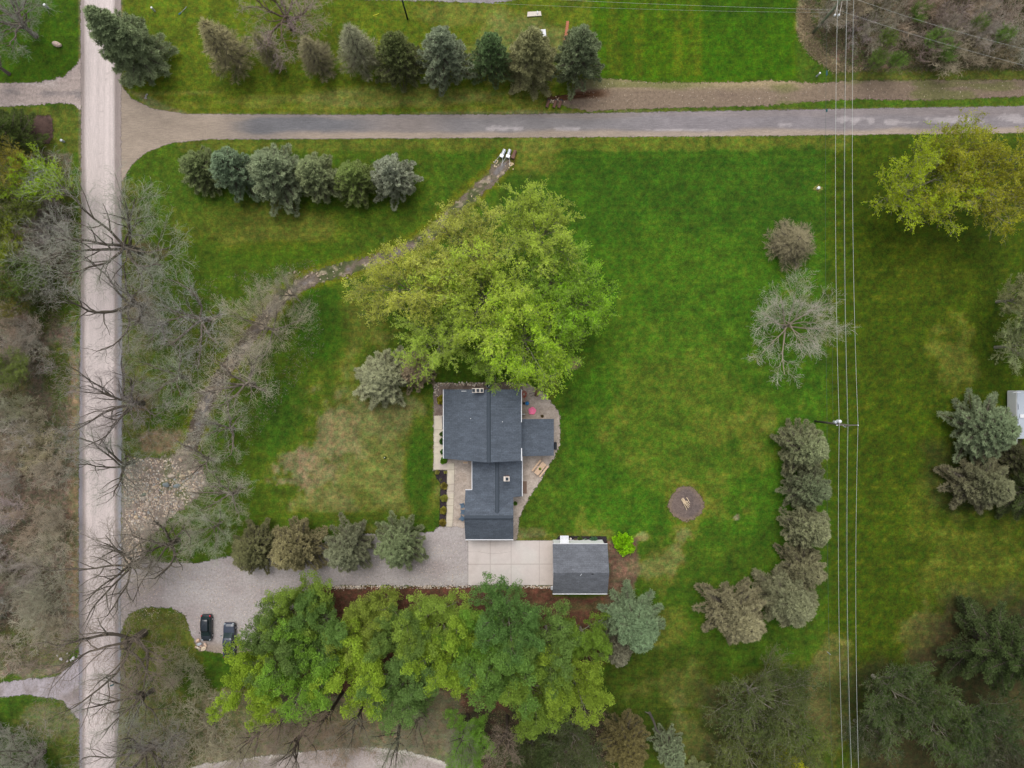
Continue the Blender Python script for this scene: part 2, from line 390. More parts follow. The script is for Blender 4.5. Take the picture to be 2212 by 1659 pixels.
# south-east
zone([(1310,1400),(1560,1400),(1560,1900),(1310,1900)], (58,82,24), 20, 20)
blob(1480, 1480, 80, 60, (100,98,52), .45, .9); blob(1490, 1620, 50, 120, (102,98,54), .6, .8); blob(1440, 1350, 60, 50, (104,106,56), .5, .8)
zone([(1510,1470),(1790,1440),(1800,1800),(1530,1800)], (70,68,38), 26, 26, .8)
blob(1800, 1500, 50, 130, (104,98,56), .7, .6)
blob(2080, 790, 60, 90, (104,106,50), .6, 1.0); blob(2110, 1220, 110, 120, (94,96,46), .4, 1.0); blob(2000, 1130, 40, 100, (84,98,34), .5, .8)
blob(2000, 1370, 60, 60, (106,94,56), .6, .7); blob(1990, 560, 120, 100, (72,92,20), .5, .8)
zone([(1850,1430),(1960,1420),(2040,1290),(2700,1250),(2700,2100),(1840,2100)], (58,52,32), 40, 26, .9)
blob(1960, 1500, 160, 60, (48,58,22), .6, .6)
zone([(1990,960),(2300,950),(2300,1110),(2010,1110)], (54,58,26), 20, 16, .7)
# mowing lines
ml = ((PX > 1000) & (PX < 2300) & (PY > 300) & (PY < 1420))
blend(ml*(.5+.5*np.sin(Y*2*math.pi/2.3+n2*.7))**4*.13*sst(-.4,.5,n2), (96,112,40))
blend(((PX > 1795) & (PY > 300) & (PY < 1420))*sst(.5, 1, .5+.5*np.sin(Y*2*math.pi/4.6+n2*.5))*sst(.1, .6, n4)*.2, (112,112,50))
blend(((PX > 560) & (PX < 940) & (PY > 780) & (PY < 1130))*(.5+.5*np.sin(X*2*math.pi/2.4+n2*.6))**2*.14, (92,104,44))
# woods
zone([(1722,-400),(2900,-400),(2900,150),(2000,160),(1810,155),(1760,120),(1722,60)], (92,88,58), 8, 10)
blend((poly_sd([(1722,-400),(2900,-400),(2900,150),(2000,160),(1810,155),(1760,120),(1722,60)], PX, PY) > 0)*sst(-.1, .6, n2)*.7, (116,98,84))
blend((poly_sd([(1722,-400),(2900,-400),(2900,150),(2000,160),(1810,155),(1760,120),(1722,60)], PX, PY) > 0)*sst(.1, .7, -n3)*.6, (62,86,26))
sdw = poly_sd([(1722,-400),(2900,-400),(2900,150),(2000,160),(1810,155),(1760,120),(1722,60)], PX, PY)
blend((sst(-6, 3, sdw+n3*5)*(1-sst(10, 22, sdw+n3*6)))*(PX < 1830)*.85, (152,136,104))
zone([(1800,150),(3200,150),(3200,176),(1800,176)], (88,100,44), 4, 5)
wz = [(-600,330),(150,330),(160,620),(150,1460),(-600,1460)]
zone(wz, (112,104,84), 8, 12)
blend((poly_sd(wz, PX, PY) > 4)*sst(.05, .6, n2+n3*.4)*.55, (88,98,50)); blend((poly_sd(wz, PX, PY) > 4)*sst(.1, .7, -n2+n4*.3)*.5, (128,112,96))
blob(110, 660, 60, 70, (56,88,24), .8, .6); blob(125, 800, 45, 80, (60,90,26), .8, .6); blob(130, 480, 45, 110, (62,86,30), .7, .6)
blob(40, 1390, 120, 60, (98,106,54), .8, .6); blob(30, 820, 50, 60, (100,104,50), .6, .6)
zone([(148,760),(172,760),(172,1360),(140,1360)], (134,112,90), 5, 7, .8)
zone([(-600,1512),(172,1512),(172,1900),(-600,1900)], (58,92,26), 5, 8)
blob(100, 1560, 90, 40, (110,108,80), .7, .6); blob(150, 1600, 40, 100, (92,98,60), .6, .7)
# hedge-bottom litter between the road and the meadow
zone([(258,380),(300,400),(330,700),(320,1000),(262,1180)], (86,98,50), 8, 12, .7)
blob(300, 660, 45, 30, (112,92,74), .7, .5); blob(300, 870, 40, 22, (112,92,74), .7, .5); blob(350, 950, 70, 32, (122,104,80), .9, .5); blob(310, 545, 45, 22, (110,92,76), .6, .5)
blob(398, 815, 30, 20, (110,92,76), .6, .6); blob(470, 760, 120, 110, (86,100,50), .5, .7)
# ditch banks
ditch_line = [(1088,352),(1062,385),(1020,420),(975,460),(920,515),(840,555),(760,578),(700,592),(650,615),(610,640),(570,690),(520,755),(480,810),(450,860),(428,915),(412,965),(380,1000)]
def line_sd(line, px, py):
    d = np.full(px.shape, 1e9)
    for (a, b) in zip(line[:-1], line[1:]):
        ex, ey = b[0]-a[0], b[1]-a[1]; t = np.clip(((px-a[0])*ex+(py-a[1])*ey)/(ex*ex+ey*ey), 0, 1)
        d = np.minimum(d, np.hypot(px-a[0]-ex*t, py-a[1]-ey*t))
    return d
dl = line_sd(ditch_line, PX, PY)
blend((1-sst(16, 34, dl+n3*9))*.8, (100,112,28)); blend((1-sst(8, 17, dl+n3*7))*.8, (116,108,66))
# worn edges along tracks
zone([(262,186),(330,238),(420,247),(2600,228),(2600,236),(420,252)], (112,104,78), 4, 4, .6)
sdr = np.minimum(np.abs(PX-174), np.abs(PX-262)); blend((1-sst(1, 7, sdr+n3*3))*.7, (122,110,86))
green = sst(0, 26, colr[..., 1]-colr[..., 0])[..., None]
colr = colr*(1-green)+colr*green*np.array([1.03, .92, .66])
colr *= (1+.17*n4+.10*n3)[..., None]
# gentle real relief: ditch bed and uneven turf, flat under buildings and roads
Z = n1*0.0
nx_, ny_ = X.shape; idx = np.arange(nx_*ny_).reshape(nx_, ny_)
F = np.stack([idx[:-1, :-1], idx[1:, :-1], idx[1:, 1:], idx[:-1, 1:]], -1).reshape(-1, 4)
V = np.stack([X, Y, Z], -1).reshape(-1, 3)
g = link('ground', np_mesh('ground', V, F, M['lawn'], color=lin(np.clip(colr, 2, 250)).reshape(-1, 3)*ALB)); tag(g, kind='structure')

# ---------------------------------------------------------------- sheets lying on the ground
def sheet(name, poly, z, cfn, mat, res=.33, margin=.45, line=None, label=None, cat=None):
    if line is None:
        P = np.asarray(poly, float); lo = P.min(0); hi = P.max(0)
    else:
        P = np.asarray(line, float); lo = P.min(0)-40; hi = P.max(0)+40
    x0, x1 = G(lo[0], 0)[0]-1, G(hi[0], 0)[0]+1; y0, y1 = G(0, hi[1])[1]-1, G(0, lo[1])[1]+1
    ax = np.arange(x0, x1+res, res); ay = np.arange(y0, y1+res, res)
    sx, sy = np.meshgrid(ax, ay, indexing='ij'); px = sx/SPX+1106; py = 829.5-sy/SPX
    sd = (poly_sd(poly, px, py) if line is None else poly(px, py))*SPX
    id_ = np.arange(sx.size).reshape(sx.shape)
    keep = (np.maximum.reduce([sd[:-1, :-1], sd[1:, :-1], sd[1:, 1:], sd[:-1, 1:]]) > -margin)
    f = np.stack([id_[:-1, :-1], id_[1:, :-1], id_[1:, 1:], id_[:-1, 1:]], -1)[keep]
    used = np.unique(f); rm = np.full(sx.size, -1); rm[used] = np.arange(len(used)); f = rm[f]
    fx, fy, fpx, fpy, fsd = [a.ravel()[used] for a in (sx, sy, px, py, sd)]
    c = cfn(fx, fy, fpx, fpy, fsd)
    v = np.stack([fx, fy, np.full(len(fx), z)], -1)
    o = link(name, np_mesh(name, v, f, M[mat], {'edge': fsd}, color=lin(np.clip(c, 2, 250))*ALB))
    tag(o, label, cat, kind='structure'); return o
def mixc(base, *layers):
    c = np.asarray(base, float)
    for (w_, k) in layers:
        w_ = np.clip(w_, 0, 1)[:, None]; c = c*(1-w_)+np.asarray(k, float)*w_
    return c
def flat(base, k=.06, c2=None, size=2.5, seed=60):
    def fn(x, y, px, py, sd):
        n = fbm(x, y, size, seed, 4); c = np.tile(np.asarray(base, float), (len(x), 1))
        if c2 is not None: c = mixc(c, (sst(-.2, .7, n), c2))
        return c*(1+k*fbm(x, y, .9, seed+5, 3))[:, None]
    return fn
def c_main(x, y, px, py, sd):
    c = np.tile((150., 138, 134), (len(x), 1)); u = px+fbm(x*.2, y*.2, 3, 70, 3)*1.0
    c = mixc(c, (sst(181, 187, u)*(1-sst(244, 250, u)), (201, 189, 186)), (sst(252, 257, u)*sst(380, 600, py), (146, 146, 152)), ((1-sst(176, 180, u))*sst(600, 750, py), (138, 134, 140)))
    st = fbm(x*1.0, y*.03, .8, 71, 3); c = c*(1+.055*st)[:, None]
    for tx, tw in ((200, 2.2), (213, 3), (226, 2.2), (238, 2)): c = mixc(c, ((1-sst(tw*.3, tw, np.abs(px-tx-fbm(y*.05, y*0, 2, 72, 2)*1.5)))*.3, (186, 174, 170)))
    hol = np.zeros(len(x))
    for (a, b) in ((218,330),(216,360),(214,820),(213,870),(213,910),(232,160),(230,172),(220,565),(212,1715),(210,1732),(220,240)): hol = np.maximum(hol, 1-sst(1.5, 4, np.hypot(px-a, py-b)))
    return mixc(c, (hol*.35, (150, 138, 134)))
sheet('gravel_road', [(172,-1500),(262,-1500),(262,380),(264,800),(260,1500),(250,1659),(250,3300),(168,3300),(172,1659),(170,1100),(176,500),(174,0)], .020, c_main, 'road', .33)
def c_side(x, y, px, py, sd):
    c = np.tile((138., 129, 125), (len(x), 1)); n = fbm(x*.35, y, 3, 75, 4)
    yc = 273-(px-300)*.006
    c = mixc(c, (1-sst(430, 620, px), (156, 142, 128)), (sst(480, 560, px)*(1-sst(720, 860, px))*(1-sst(8, 17, np.abs(py-yc+1)+n*7))*.9, (110, 110, 114)),
             (sst(900, 1000, px)*(1-sst(9, 18, np.abs(py-yc)+n*6))*.5, (124, 124, 130)), (sst(1250, 1500, px)*.5, (132, 124, 128)))
    c = mixc(c, (sst(500, 700, px)*sst(12, 20, (py-yc)+n*6)*.8, (166, 150, 134)))
    pale = np.zeros(len(x))
    for (a, b, w_, h_) in ((1085,277,38,5),(1220,278,40,4),(1840,259,38,7),(1950,264,70,4),(2060,259,60,6),(2190,255,24,8),(1480,281,60,2.5),(1690,270,20,3)):
        pale = np.maximum(pale, sst(-.2, .4, 1-np.hypot((px-a)/w_, (py-b)/h_)+fbm(x, y, 1.3, 77, 3)*.9))
    return mixc(c, (pale*.6, (180, 172, 172)))*(1+.05*fbm(x*.3, y, 1.2, 78, 3))[:, None]
sheet('side_road', [(255,150),(262,185),(285,213),(330,235),(400,246),(700,248),(1100,247),(1300,244),(1660,238),(2212,229),(4500,195),(4500,256),(2212,287),(1700,293),(1300,296),(700,300),(450,301),(370,309),(318,328),(285,355),(262,395),(255,420)], .012, c_side, 'asphalt', .33)
def c_west(x, y, px, py, sd):
    n = fbm(x*.4, y, 2.5, 81, 4); c = np.tile((166., 152, 146), (len(x), 1))
    return mixc(c, (sst(.1, .6, n)*.7, (118, 112, 112)), (sst(.2, .7, -n)*.5, (188, 176, 170)))
sheet('west_driveway', [(-1500,180),(0,180),(90,178),(140,165),(165,140),(178,120),(178,240),(160,225),(130,222),(60,228),(0,230),(-1500,235)], .010, c_west, 'dirt', .33)
sheet('south_west_driveway', [(-1500,1480),(0,1476),(60,1466),(120,1463),(150,1440),(172,1415),(178,1410),(178,1560),(165,1550),(135,1512),(60,1500),(0,1507),(-1500,1510)], .010, flat((160,152,156), .06, (134,124,122), 3), 'gravel', .33)
def c_drive(x, y, px, py, sd):
    n = fbm(x*.5, y, 4, 83, 4); c = np.tile((168., 160, 158), (len(x), 1))
    return mixc(c, (sst(-.1, .6, n)*.6, (146, 134, 132)), (sst(.1, .7, -n)*.5, (184, 178, 176)), ((1-sst(1330, 1400, py)*0-1)*0, c), (sst(1380, 1400, py)*.5, (138, 120, 100)))
sheet('driveway', [(255,1170),(285,1205),(350,1215),(430,1216),(510,1198),(620,1195),(760,1155),(900,1150),(935,1150),(955,1128),(1012,1128),(1012,1266),(700,1264),(640,1290),(600,1400),(490,1412),(430,1405),(412,1370),(402,1330),(370,1313),(310,1312),(278,1325),(262,1360),(255,1400)], .008, c_drive, 'gravel', .33)
sheet('gravel_yard', [(937,828),(1130,826),(1150,832),(1172,848),(1196,876),(1209,893),(1210,940),(1207,965),(1195,990),(1172,1030),(1140,1080),(1122,1118),(1116,1168),(1008,1170),(1008,1140),(952,1135),(966,1125),(966,1016),(937,1016)], .016, flat((176,163,152), .08, (160,146,134), 1.8), 'gravel', .25)
sheet('sidewalk', [(937.7,898),(958.5,898),(958.5,1000.5),(981.6,1000.5),(981.6,1040),(979.5,1100),(977.5,1138),(963.5,1138),(965.7,1080),(965.7,1015),(937,1015)], .024, lambda x, y, px, py, sd: mixc(flat((200,190,172), .05, (182,170,160), 2)(x, y, px, py, sd), (sum((1-sst(.25, .9, np.abs(py-q))) for q in (928, 942.5, 956, 966, 981, 1014.5, 1046, 1061, 1077, 1092.5, 1108, 1123))*.4, (120,108,98))), 'concrete', .12, .1)
def c_pad(x, y, px, py, sd):
    c = np.tile((202., 192, 187), (len(x), 1)); n = fbm(x, y, 3, 87, 4)
    c = mixc(c, (sst(-.2, .7, n)*.5, (206, 202, 196)), (sst(.2, .8, -n)*.4, (184, 172, 166)), (sst(1150, 1190, px)*.5, (182, 168, 158)))
    j = np.zeros(len(x))
    for a in (1059, 1104, 1165.3): j = np.maximum(j, 1-sst(.35, 1.1, np.abs(px-a)))
    for b in (1218.7,): j = np.maximum(j, 1-sst(.35, 1.1, np.abs(py-b+.002*(px-1100))))
    ck = 1-sst(.2, .8, np.abs(py-(1193+1.5*np.sin(px*.09)+fbm(x, y*0, 3, 88, 3)*3))); ck = ck*(px < 1105)
    return mixc(c, (j*.3, (120, 106, 98)), (ck*.25, (120, 110, 104)))
sheet('concrete_pad', [(1011,1167.7),(1196.5,1167.7),(1196.5,1264),(1011,1264)], .028, c_pad, 'concrete', .1, .06)
def c_track(x, y, px, py, sd):
    n = fbm(x*.25, y, 2.4, 91, 4); c = np.tile((128., 112, 96), (len(x), 1))
    return mixc(c, ((1-sst(180, 200, py))*sst(1300, 1340, px)*(1-sst(1700, 1800, px))*.7, (164, 148, 112)), (sst(0, .6, n)*.6, (118, 102, 90)), (sst(.1, .5, -fbm(x*.2, y*1.3, 2.5, 191, 4))*.6, (100, 106, 58)),
                (sst(.3, .7, fbm(x*.3, y, 1.5, 92, 3))*(1-sst(1160, 1260, px)*1)*0, c), ((1-sst(4, 12, np.abs(py-205+(px-1250)*.06)))*(1-sst(1280, 1330, px)), (84, 58, 40)))
sheet('dirt_track', [(1248,172),(1300,168),(1400,178),(1600,178),(1660,173),(1760,180),(1850,173),(2212,172),(4500,165),(4500,200),(2212,208),(2000,217),(1850,214),(1760,219),(1660,228),(1500,232),(1350,236),(1270,240),(1180,222),(1185,207),(1235,207)], .006, c_track, 'dirt', .33)
sheet('vegetable_plot', [(-300,252),(108,250),(113,254),(114,292),(110,310),(-300,310)], .010, flat((88,70,64), .1, (74,58,52), 1.2), 'dirt', .25)
sheet('south_lane', [(-200,1900),(200,1760),(400,1662),(440,1650),(560,1634),(700,1620),(790,1613),(880,1622),(960,1645),(1010,1690),(1060,1900),(900,1900),(860,1740),(780,1700),(600,1700),(420,1780),(100,2000)], .010,
      lambda x, y, px, py, sd: mixc(np.tile((170., 158, 152), (len(x), 1)), ((1-sst(.25, .9, sd))*sst(-.3, .3, fbm(x, y, 2, 93, 3))*.8, (214, 208, 196)), (sst(-.1, .7, fbm(x*.4, y, 3, 94, 3))*.5, (188, 178, 174))), 'gravel', .33)
sheet('north_lane', [(560,-200),(640,-20),(700,-3),(900,1),(1000,4),(1060,7),(1110,2),(1150,-30),(1220,-200),(1120,-200),(1050,-60),(900,-60),(700,-60),(640,-200)], .010, flat((140,134,136), .06, (120,114,116)), 'gravel', .33)
sheet('fire_ring', [(1482+38*math.cos(a)*(1+.05*math.sin(3*a)), 1088+37*math.sin(a)*(1+.04*math.cos(4*a))) for a in np.linspace(0, 2*math.pi, 28)[:-1]], .008,
      lambda x, y, px, py, sd: mixc(np.tile((112., 98, 92), (len(x), 1)), (sst(-.2, .5, fbm(x, y, 1.6, 95, 3))*.5, (96, 86, 84)), ((1-sst(.2, .8, sd))*.5, (130, 112, 90))), 'dirt', .2)
def ditch_w(px, py):
    wdt = np.interp(px, [400, 450, 520, 600, 700, 900, 1000, 1060, 1100], [15, 15, 14, 13, 14, 10, 10, 14, 15])
    return wdt-line_sd(ditch_line, px, py)
def c_ditch(x, y, px, py, sd):
    n = fbm(x, y, 2.2, 97, 4); c = mixc(np.tile((116., 104, 92), (len(x), 1)), (1-sst(560, 700, px), (92, 82, 72)))
    return mixc(c, (sst(-.2, .4, n)*.8*sst(480, 700, px), (74, 88, 48)), (sst(.1, .5, n)*.5, (80, 84, 56)), (sst(.2, .6, -n)*sst(.4, .9, sd)*.7, (126, 124, 128)), (sst(.35, .6, fbm(x, y, .8, 98, 2))*.7, (176, 160, 140)))
sheet('ditch', ditch_w, .010, c_ditch, 'mud', .25, margin=1.0, line=ditch_line)
sheet('rock_wash', [(268,1000),(330,988),(372,982),(415,985),(440,1010),(446,1045),(425,1075),(395,1100),(365,1120),(335,1150),(318,1180),(300,1225),(262,1235),(262,1100)], .014,
      lambda x, y, px, py, sd: mixc(np.tile((130., 118, 108), (len(x), 1)), (sst(0, .6, fbm(x, y, 2.4, 99, 4))*.6, (112, 102, 90)), (sst(.2, .7, -fbm(x, y, 3, 100, 4))*.7, (86, 96, 50)), (sst(.3, .6, fbm(x, y, .7, 101, 2))*.5, (176, 160, 150)), (sst(268, 262, px)*.5, (150, 148, 150))), 'mud', .25, margin=1.0)
sheet('mulch_bed', [(938,1015.5),(965.5,1015.5),(965.3,1080),(963,1137),(949,1137),(951.5,1044),(943,1034)], .020, flat((56,48,52), .15, (44,38,42), .8), 'mulch', .15, .15)
sheet('shed_bed', [(1197,1170),(1208,1158),(1310,1158.5),(1312,1190),(1195,1190)], .018, flat((48,42,46), .15, (38,34,40), .8), 'mulch', .15, .15)
sheet('house_bed', [(938,829),(1128,827),(1128,842),(958,842),(958,898),(938,898)], .022, flat((126,112,104), .12, (104,90,82), 1), 'dirt', .2, .2)
for (nm, cx, cy, rx, ry) in (('worn_ring', 1767, 407, 10, 8), ('worn_ring', 832, 988, 9, 9)):
    sheet(nm, [(cx+rx*math.cos(a), cy+ry*math.sin(a)) for a in np.linspace(0, 2*math.pi, 20)[:-1]], .006, flat((122,124,60), .08), 'dirt', .2, .2)
# ---------------------------------------------------------------- plant builders
def tubes(S, k):
    """S: (n,8) p0 p1 r0 r1 -> verts, faces"""
    S = np.asarray(S, float); n = len(S)
    if n == 0: return np.zeros((0, 3)), np.zeros((0, 4), int)
    p0, p1, r0, r1 = S[:, :3], S[:, 3:6], S[:, 6], S[:, 7]
    d = p1-p0; d /= np.linalg.norm(d, axis=1)[:, None]+1e-9
    ref = np.where(np.abs(d[:, 2:3]) < .9, [[0, 0, 1.]], [[1., 0, 0]]); u = np.cross(d, ref); u /= np.linalg.norm(u, axis=1)[:, None]; v = np.cross(d, u)
    a = np.arange(k)*2*np.pi/k; ring = u[:, None, :]*np.cos(a)[None, :, None]+v[:, None, :]*np.sin(a)[None, :, None]
    A = p0[:, None, :]+ring*r0[:, None, None]; B = p1[:, None, :]+ring*r1[:, None, None]
    V = np.concatenate([A, B], 1).reshape(-1, 3); base = (np.arange(n)*2*k)[:, None]
    i = np.arange(k)[None, :]; j = (i+1) % k
    F = np.stack([base+i, base+j, base+k+j, base+k+i], -1).reshape(-1, 4)
    return V, F
def tubes_mesh(name, S, mat):
    S = np.asarray(S, float); big = S[:, 6] > .07
    V1, F1 = tubes(S[big], 7); V2, F2 = tubes(S[~big], 3)
    return np_mesh(name, np.vstack([V1, V2]), np.vstack([F1, F2+len(V1)]), mat)
def skeleton(seed, h, r, nb, ln, ang, n, wig, up, th=.3, r0=None, rr=.55, start=.25, tropism=0, leader=False):
    """recursive limbs; nb/ln/ang/n per level. returns segments (with level) and twig ends"""
    rg = random.Random(seed); segs = []; tips = []; mx = len(nb)-1
    def norm(v):
        m = math.sqrt(v[0]**2+v[1]**2+v[2]**2)+1e-9; return (v[0]/m, v[1]/m, v[2]/m)
    def grow(p, d, L, rad, lv):
        k = n[lv]; st = L/k; rp = rad; ga = rg.uniform(0, 6.28)
        if L < .12: return
        for i in range(k):
            f = (i+1)/k; q_ = wig[lv]
            d = norm((d[0]+rg.gauss(0, q_), d[1]+rg.gauss(0, q_), d[2]+rg.gauss(0, q_)+up[lv]))
            q = (p[0]+d[0]*st, p[1]+d[1]*st, p[2]+d[2]*st); rn = rad*(1-(.65 if lv else .45)*f)
            segs.append((*p, *q, rp, rn, lv)); p = q; rp = rn
            if lv < mx and f >= start[lv]:
                c = nb[lv]/max(1, sum(1 for t in range(k) if (t+1)/k >= start[lv]))
                m = int(c)+(rg.random() < c-int(c))
                for _ in range(m):
                    a = R(ang[lv])*rg.uniform(.65, 1.25); ga += 2.39996 if lv == 0 else rg.uniform(2.2, 4.1)
                    b1 = norm((-d[1], d[0], 1e-3)) if abs(d[2]) < .98 else (1, 0, 0)       # sideways (horizontal) direction
                    b2 = (d[1]*b1[2]-d[2]*b1[1], d[2]*b1[0]-d[0]*b1[2], d[0]*b1[1]-d[1]*b1[0])
                    fl = 1 if lv == 0 else .62                                              # sprays spread mostly sideways
                    cx = norm(tuple(b1[q2]*math.cos(ga)+b2[q2]*math.sin(ga)*fl for q2 in range(3)))
                    nd = norm((d[0]*math.cos(a)+cx[0]*math.sin(a), d[1]*math.cos(a)+cx[1]*math.sin(a), d[2]*math.cos(a)+cx[2]*math.sin(a)))
                    grow(p, nd, ln[lv+1]*(1-(.35*f if lv else tropism*f))*rg.uniform(.7, 1.2), max(rn*rr*rg.uniform(.8, 1.1), .012), lv+1)
        if lv >= mx-1: tips.append((*p, *d))
    grow((0, 0, 0), norm((rg.uniform(-.06, .06), rg.uniform(-.06, .06), 1)), th*h, r0 or h*.026, 0)
    S = np.array(segs); T = np.array(tips)
    rad = np.percentile(np.hypot(T[:, 0], T[:, 1]), 92); sxy = r/rad; sz = h/T[:, 2].max()
    for A in (S[:, 0:3], S[:, 3:6]): A[:, :2] *= sxy; A[:, 2] *= sz
    T[:, :2] *= sxy; T[:, 2] *= sz
    return S, T
def blades(P, D, L, Wd, rs, v, hg, flat=0.0):
    """rhombus leaves from points P along D"""
    n = len(P); rnd = rs.normal(size=(n, 3))*.6; rnd[:, 2] += 1.1
    s = np.cross(D, rnd); s /= np.linalg.norm(s, axis=1)[:, None]+1e-9
    L = L[:, None]; Wd = Wd[:, None]
    V = np.stack([P, P+D*L*.5+s*Wd*.5, P+D*L, P+D*L*.5-s*Wd*.5], 1).reshape(-1, 3)
    F = np.arange(n*4).reshape(n, 4)
    return V, F, np.repeat(v, 4), np.repeat(hg, 4)
def unit(a): return a/(np.linalg.norm(a, axis=-1, keepdims=True)+1e-9)

def conifer(seed, h=11, r=4, nbr=95, style='tuft', dens=1.0):
    """whorled conifer, returns (trunk mesh, crown mesh)"""
    rs = np.random.RandomState(seed); S = [(0, 0, 0, 0, 0, h*.96, h*.018+.05, .03)]; P = []; D = []; Lh = []; vv = []; hh = []
    for b in range(nbr):
        f = ((b+rs.rand())/nbr)**.85; z = h*(.06+.92*f); Lb = r*(1-f)**.8*rs.uniform(.7, 1.22)+.22
        a = b*2.39996+rs.uniform(-.3, .3); rise = {'tuft': .12+.5*f, 'spike': -.05+.55*f, 'thin': .25+.5*f}[style]
        d = np.array([math.cos(a), math.sin(a), rise]); q = np.array([0, 0, z])
        droop = {'tuft': .085, 'spike': -.02, 'thin': 0}[style]; end = q+d*Lb-np.array([0, 0, droop*Lb])
        S.append((*q, *end, .03+.012*Lb, .012))
        m = max(3, int(Lb*(4.2 if style != 'spike' else 5)*dens)); vb = rs.uniform(-.16, .16)
        for i in range(m):
            t = .22+.78*(i+.5)/m; p = q+(end-q)*t; side = (1-t)*Lb*(.2 if style != 'spike' else .26)+.13
            for sg in ((-1, 1) if i < m-1 else (0,)):
                lat = np.array([-math.sin(a), math.cos(a), 0])*sg*side*rs.uniform(.55, 1.25)
                tip = p+lat+np.array([math.cos(a), math.sin(a), 0])*abs(sg)*side*.8+np.array([0, 0, rs.uniform(-.1, .12)])
                if style != 'tuft' or sg: S.append((*p, *tip, .02, .008))
                vt = .5+vb+rs.uniform(-.22, .22)
                if style == 'tuft':
                    c = 15; dd = unit(rs.normal(size=(c, 3))*.55+np.array([math.cos(a)*.9, math.sin(a)*.9, .35]))
                    pp = np.repeat(tip[None], c, 0)-dd*.12; LL = rs.uniform(.32, .62, c)
                elif style == 'spike':
                    c = 13; u = rs.rand(c)[:, None]; pp = p+(tip-p)*u*1.1+rs.normal(size=(c, 3))*.05
                    dd = unit(unit(tip-p+1e-6)[None]*.7+rs.normal(size=(c, 3))*.45+np.array([0, 0, .1])); LL = rs.uniform(.25, .5, c)
                else:
                    c = 5; u = rs.rand(c)[:, None]; pp = p+(tip-p)*u
                    dd = unit(unit(tip-p+1e-6)[None]+rs.normal(size=(c, 3))*.3); LL = rs.uniform(.4, .8, c)
                P.append(pp); D.append(dd); Lh.append(LL); vv.append(np.clip(vt+rs.uniform(-.1, .1, c), 0, 1)); hh.append(np.clip(pp[:, 2]/h, 0, 1))
    for q_ in range(16):   # leader shoots at the tip
        a = q_*2.4; c = 8; zz = h*(.90+.006*q_); rr_ = .34*(1-q_/18)
        pp = np.repeat(np.array([[math.cos(a)*rr_, math.sin(a)*rr_, zz]]), c, 0); dd = unit(rs.normal(size=(c, 3))*.5+np.array([math.cos(a), math.sin(a), .7]))
        P.append(pp); D.append(dd); Lh.append(rs.uniform(.3, .55, c)); vv.append(rs.uniform(.5, .9, c)); hh.append(np.ones(c))
    P = np.vstack(P); D = np.vstack(D); L = np.concatenate(Lh); v = np.concatenate(vv); hg = np.concatenate(hh)
    wd = {'tuft': .085, 'spike': .085, 'thin': .04}[style]
    V, F, va, ha = blades(P, D, L, np.full(len(P), wd)*rs.uniform(.7, 1.2, len(P)), rs, v, hg)
    return tubes_mesh('trunk', np.array(S), M['bark']), np_mesh('crown', V, F, M['needle'], {'v': va, 'hg': ha})

def leafy(seed, h=15, r=8, kind='airy', **kw):
    """broadleaf tree with limbs, twigs and leaf clumps"""
    rs = np.random.RandomState(seed)
    if kind == 'airy':
        S, T = skeleton(seed, h, r, [13, 8, 7, 4, 0], [0, h*.85, h*.30, h*.13, h*.07], [40, 30, 34, 34, 30], [4, 8, 6, 4, 2], [.04, .06, .10, .14, .18], [.1, .09, .05, .04, .03], .5, rr=.5, tropism=.45, start=[.3, .2, .2, .2, 0])
        Q = S[(S[:, 8] >= 3)]; Q = Q[rs.permutation(len(Q))[:int(len(Q)*kw.get('fill', .55))]]; k = kw.get('k', 8)
        t = rs.rand(len(Q)*k, 1); A = np.repeat(Q[:, :3], k, 0); B = np.repeat(Q[:, 3:6], k, 0); P = A+(B-A)*t+rs.normal(size=A.shape)*.09
        D = unit(unit(B-A)*.8+rs.normal(size=P.shape)*.55); L = rs.uniform(.12, .29, len(P)); wdt = L*.52
        cv = vnoise(Q[:, 0]*.6+50, Q[:, 1]*.6+50, seed); v = np.clip(np.repeat(cv, k)*.8+.1+rs.uniform(-.22, .22, len(P)), 0, 1)
    else:
        S, T = skeleton(seed, h, r, [13, 9, 7, 0], [0, h*.62, h*.25, h*.11], [50, 38, 38, 30], [4, 7, 5, 3], [.04, .10, .13, .15], [.1, .04, .06, .05], .3, start=[.4, .25, .2, 0])
        keep = T[rs.permutation(len(T))[:kw.get('n', 1000)]]; k = kw.get('k', 54)
        cr = rs.uniform(.3, .62, len(keep)); sp = unit(rs.normal(size=(len(keep)*k, 3))+np.array([0, 0, .55]))
        P = np.repeat(keep[:, :3], k, 0)+sp*np.repeat(cr, k)[:, None]*np.array([1, 1, .75])*rs.uniform(.75, 1.05, (len(sp), 1))
        D = unit(sp*.6+rs.normal(size=sp.shape)*.5+np.array([0, 0, -.1])); L = rs.uniform(.13, .28, len(P)); wdt = L*.6
        v = np.clip(np.repeat(rs.uniform(.2, .8, len(keep)), k)+rs.uniform(-.15, .15, len(P)), 0, 1)
    hg = np.clip(P[:, 2]/h, 0, 1)
    V, F, va, ha = blades(P, D, L, wdt, rs, v, hg, .3)
    return tubes_mesh('trunk', S[:, :8], M['bark']), np_mesh('crown', V, F, M['leaf'], {'v': va, 'hg': ha})

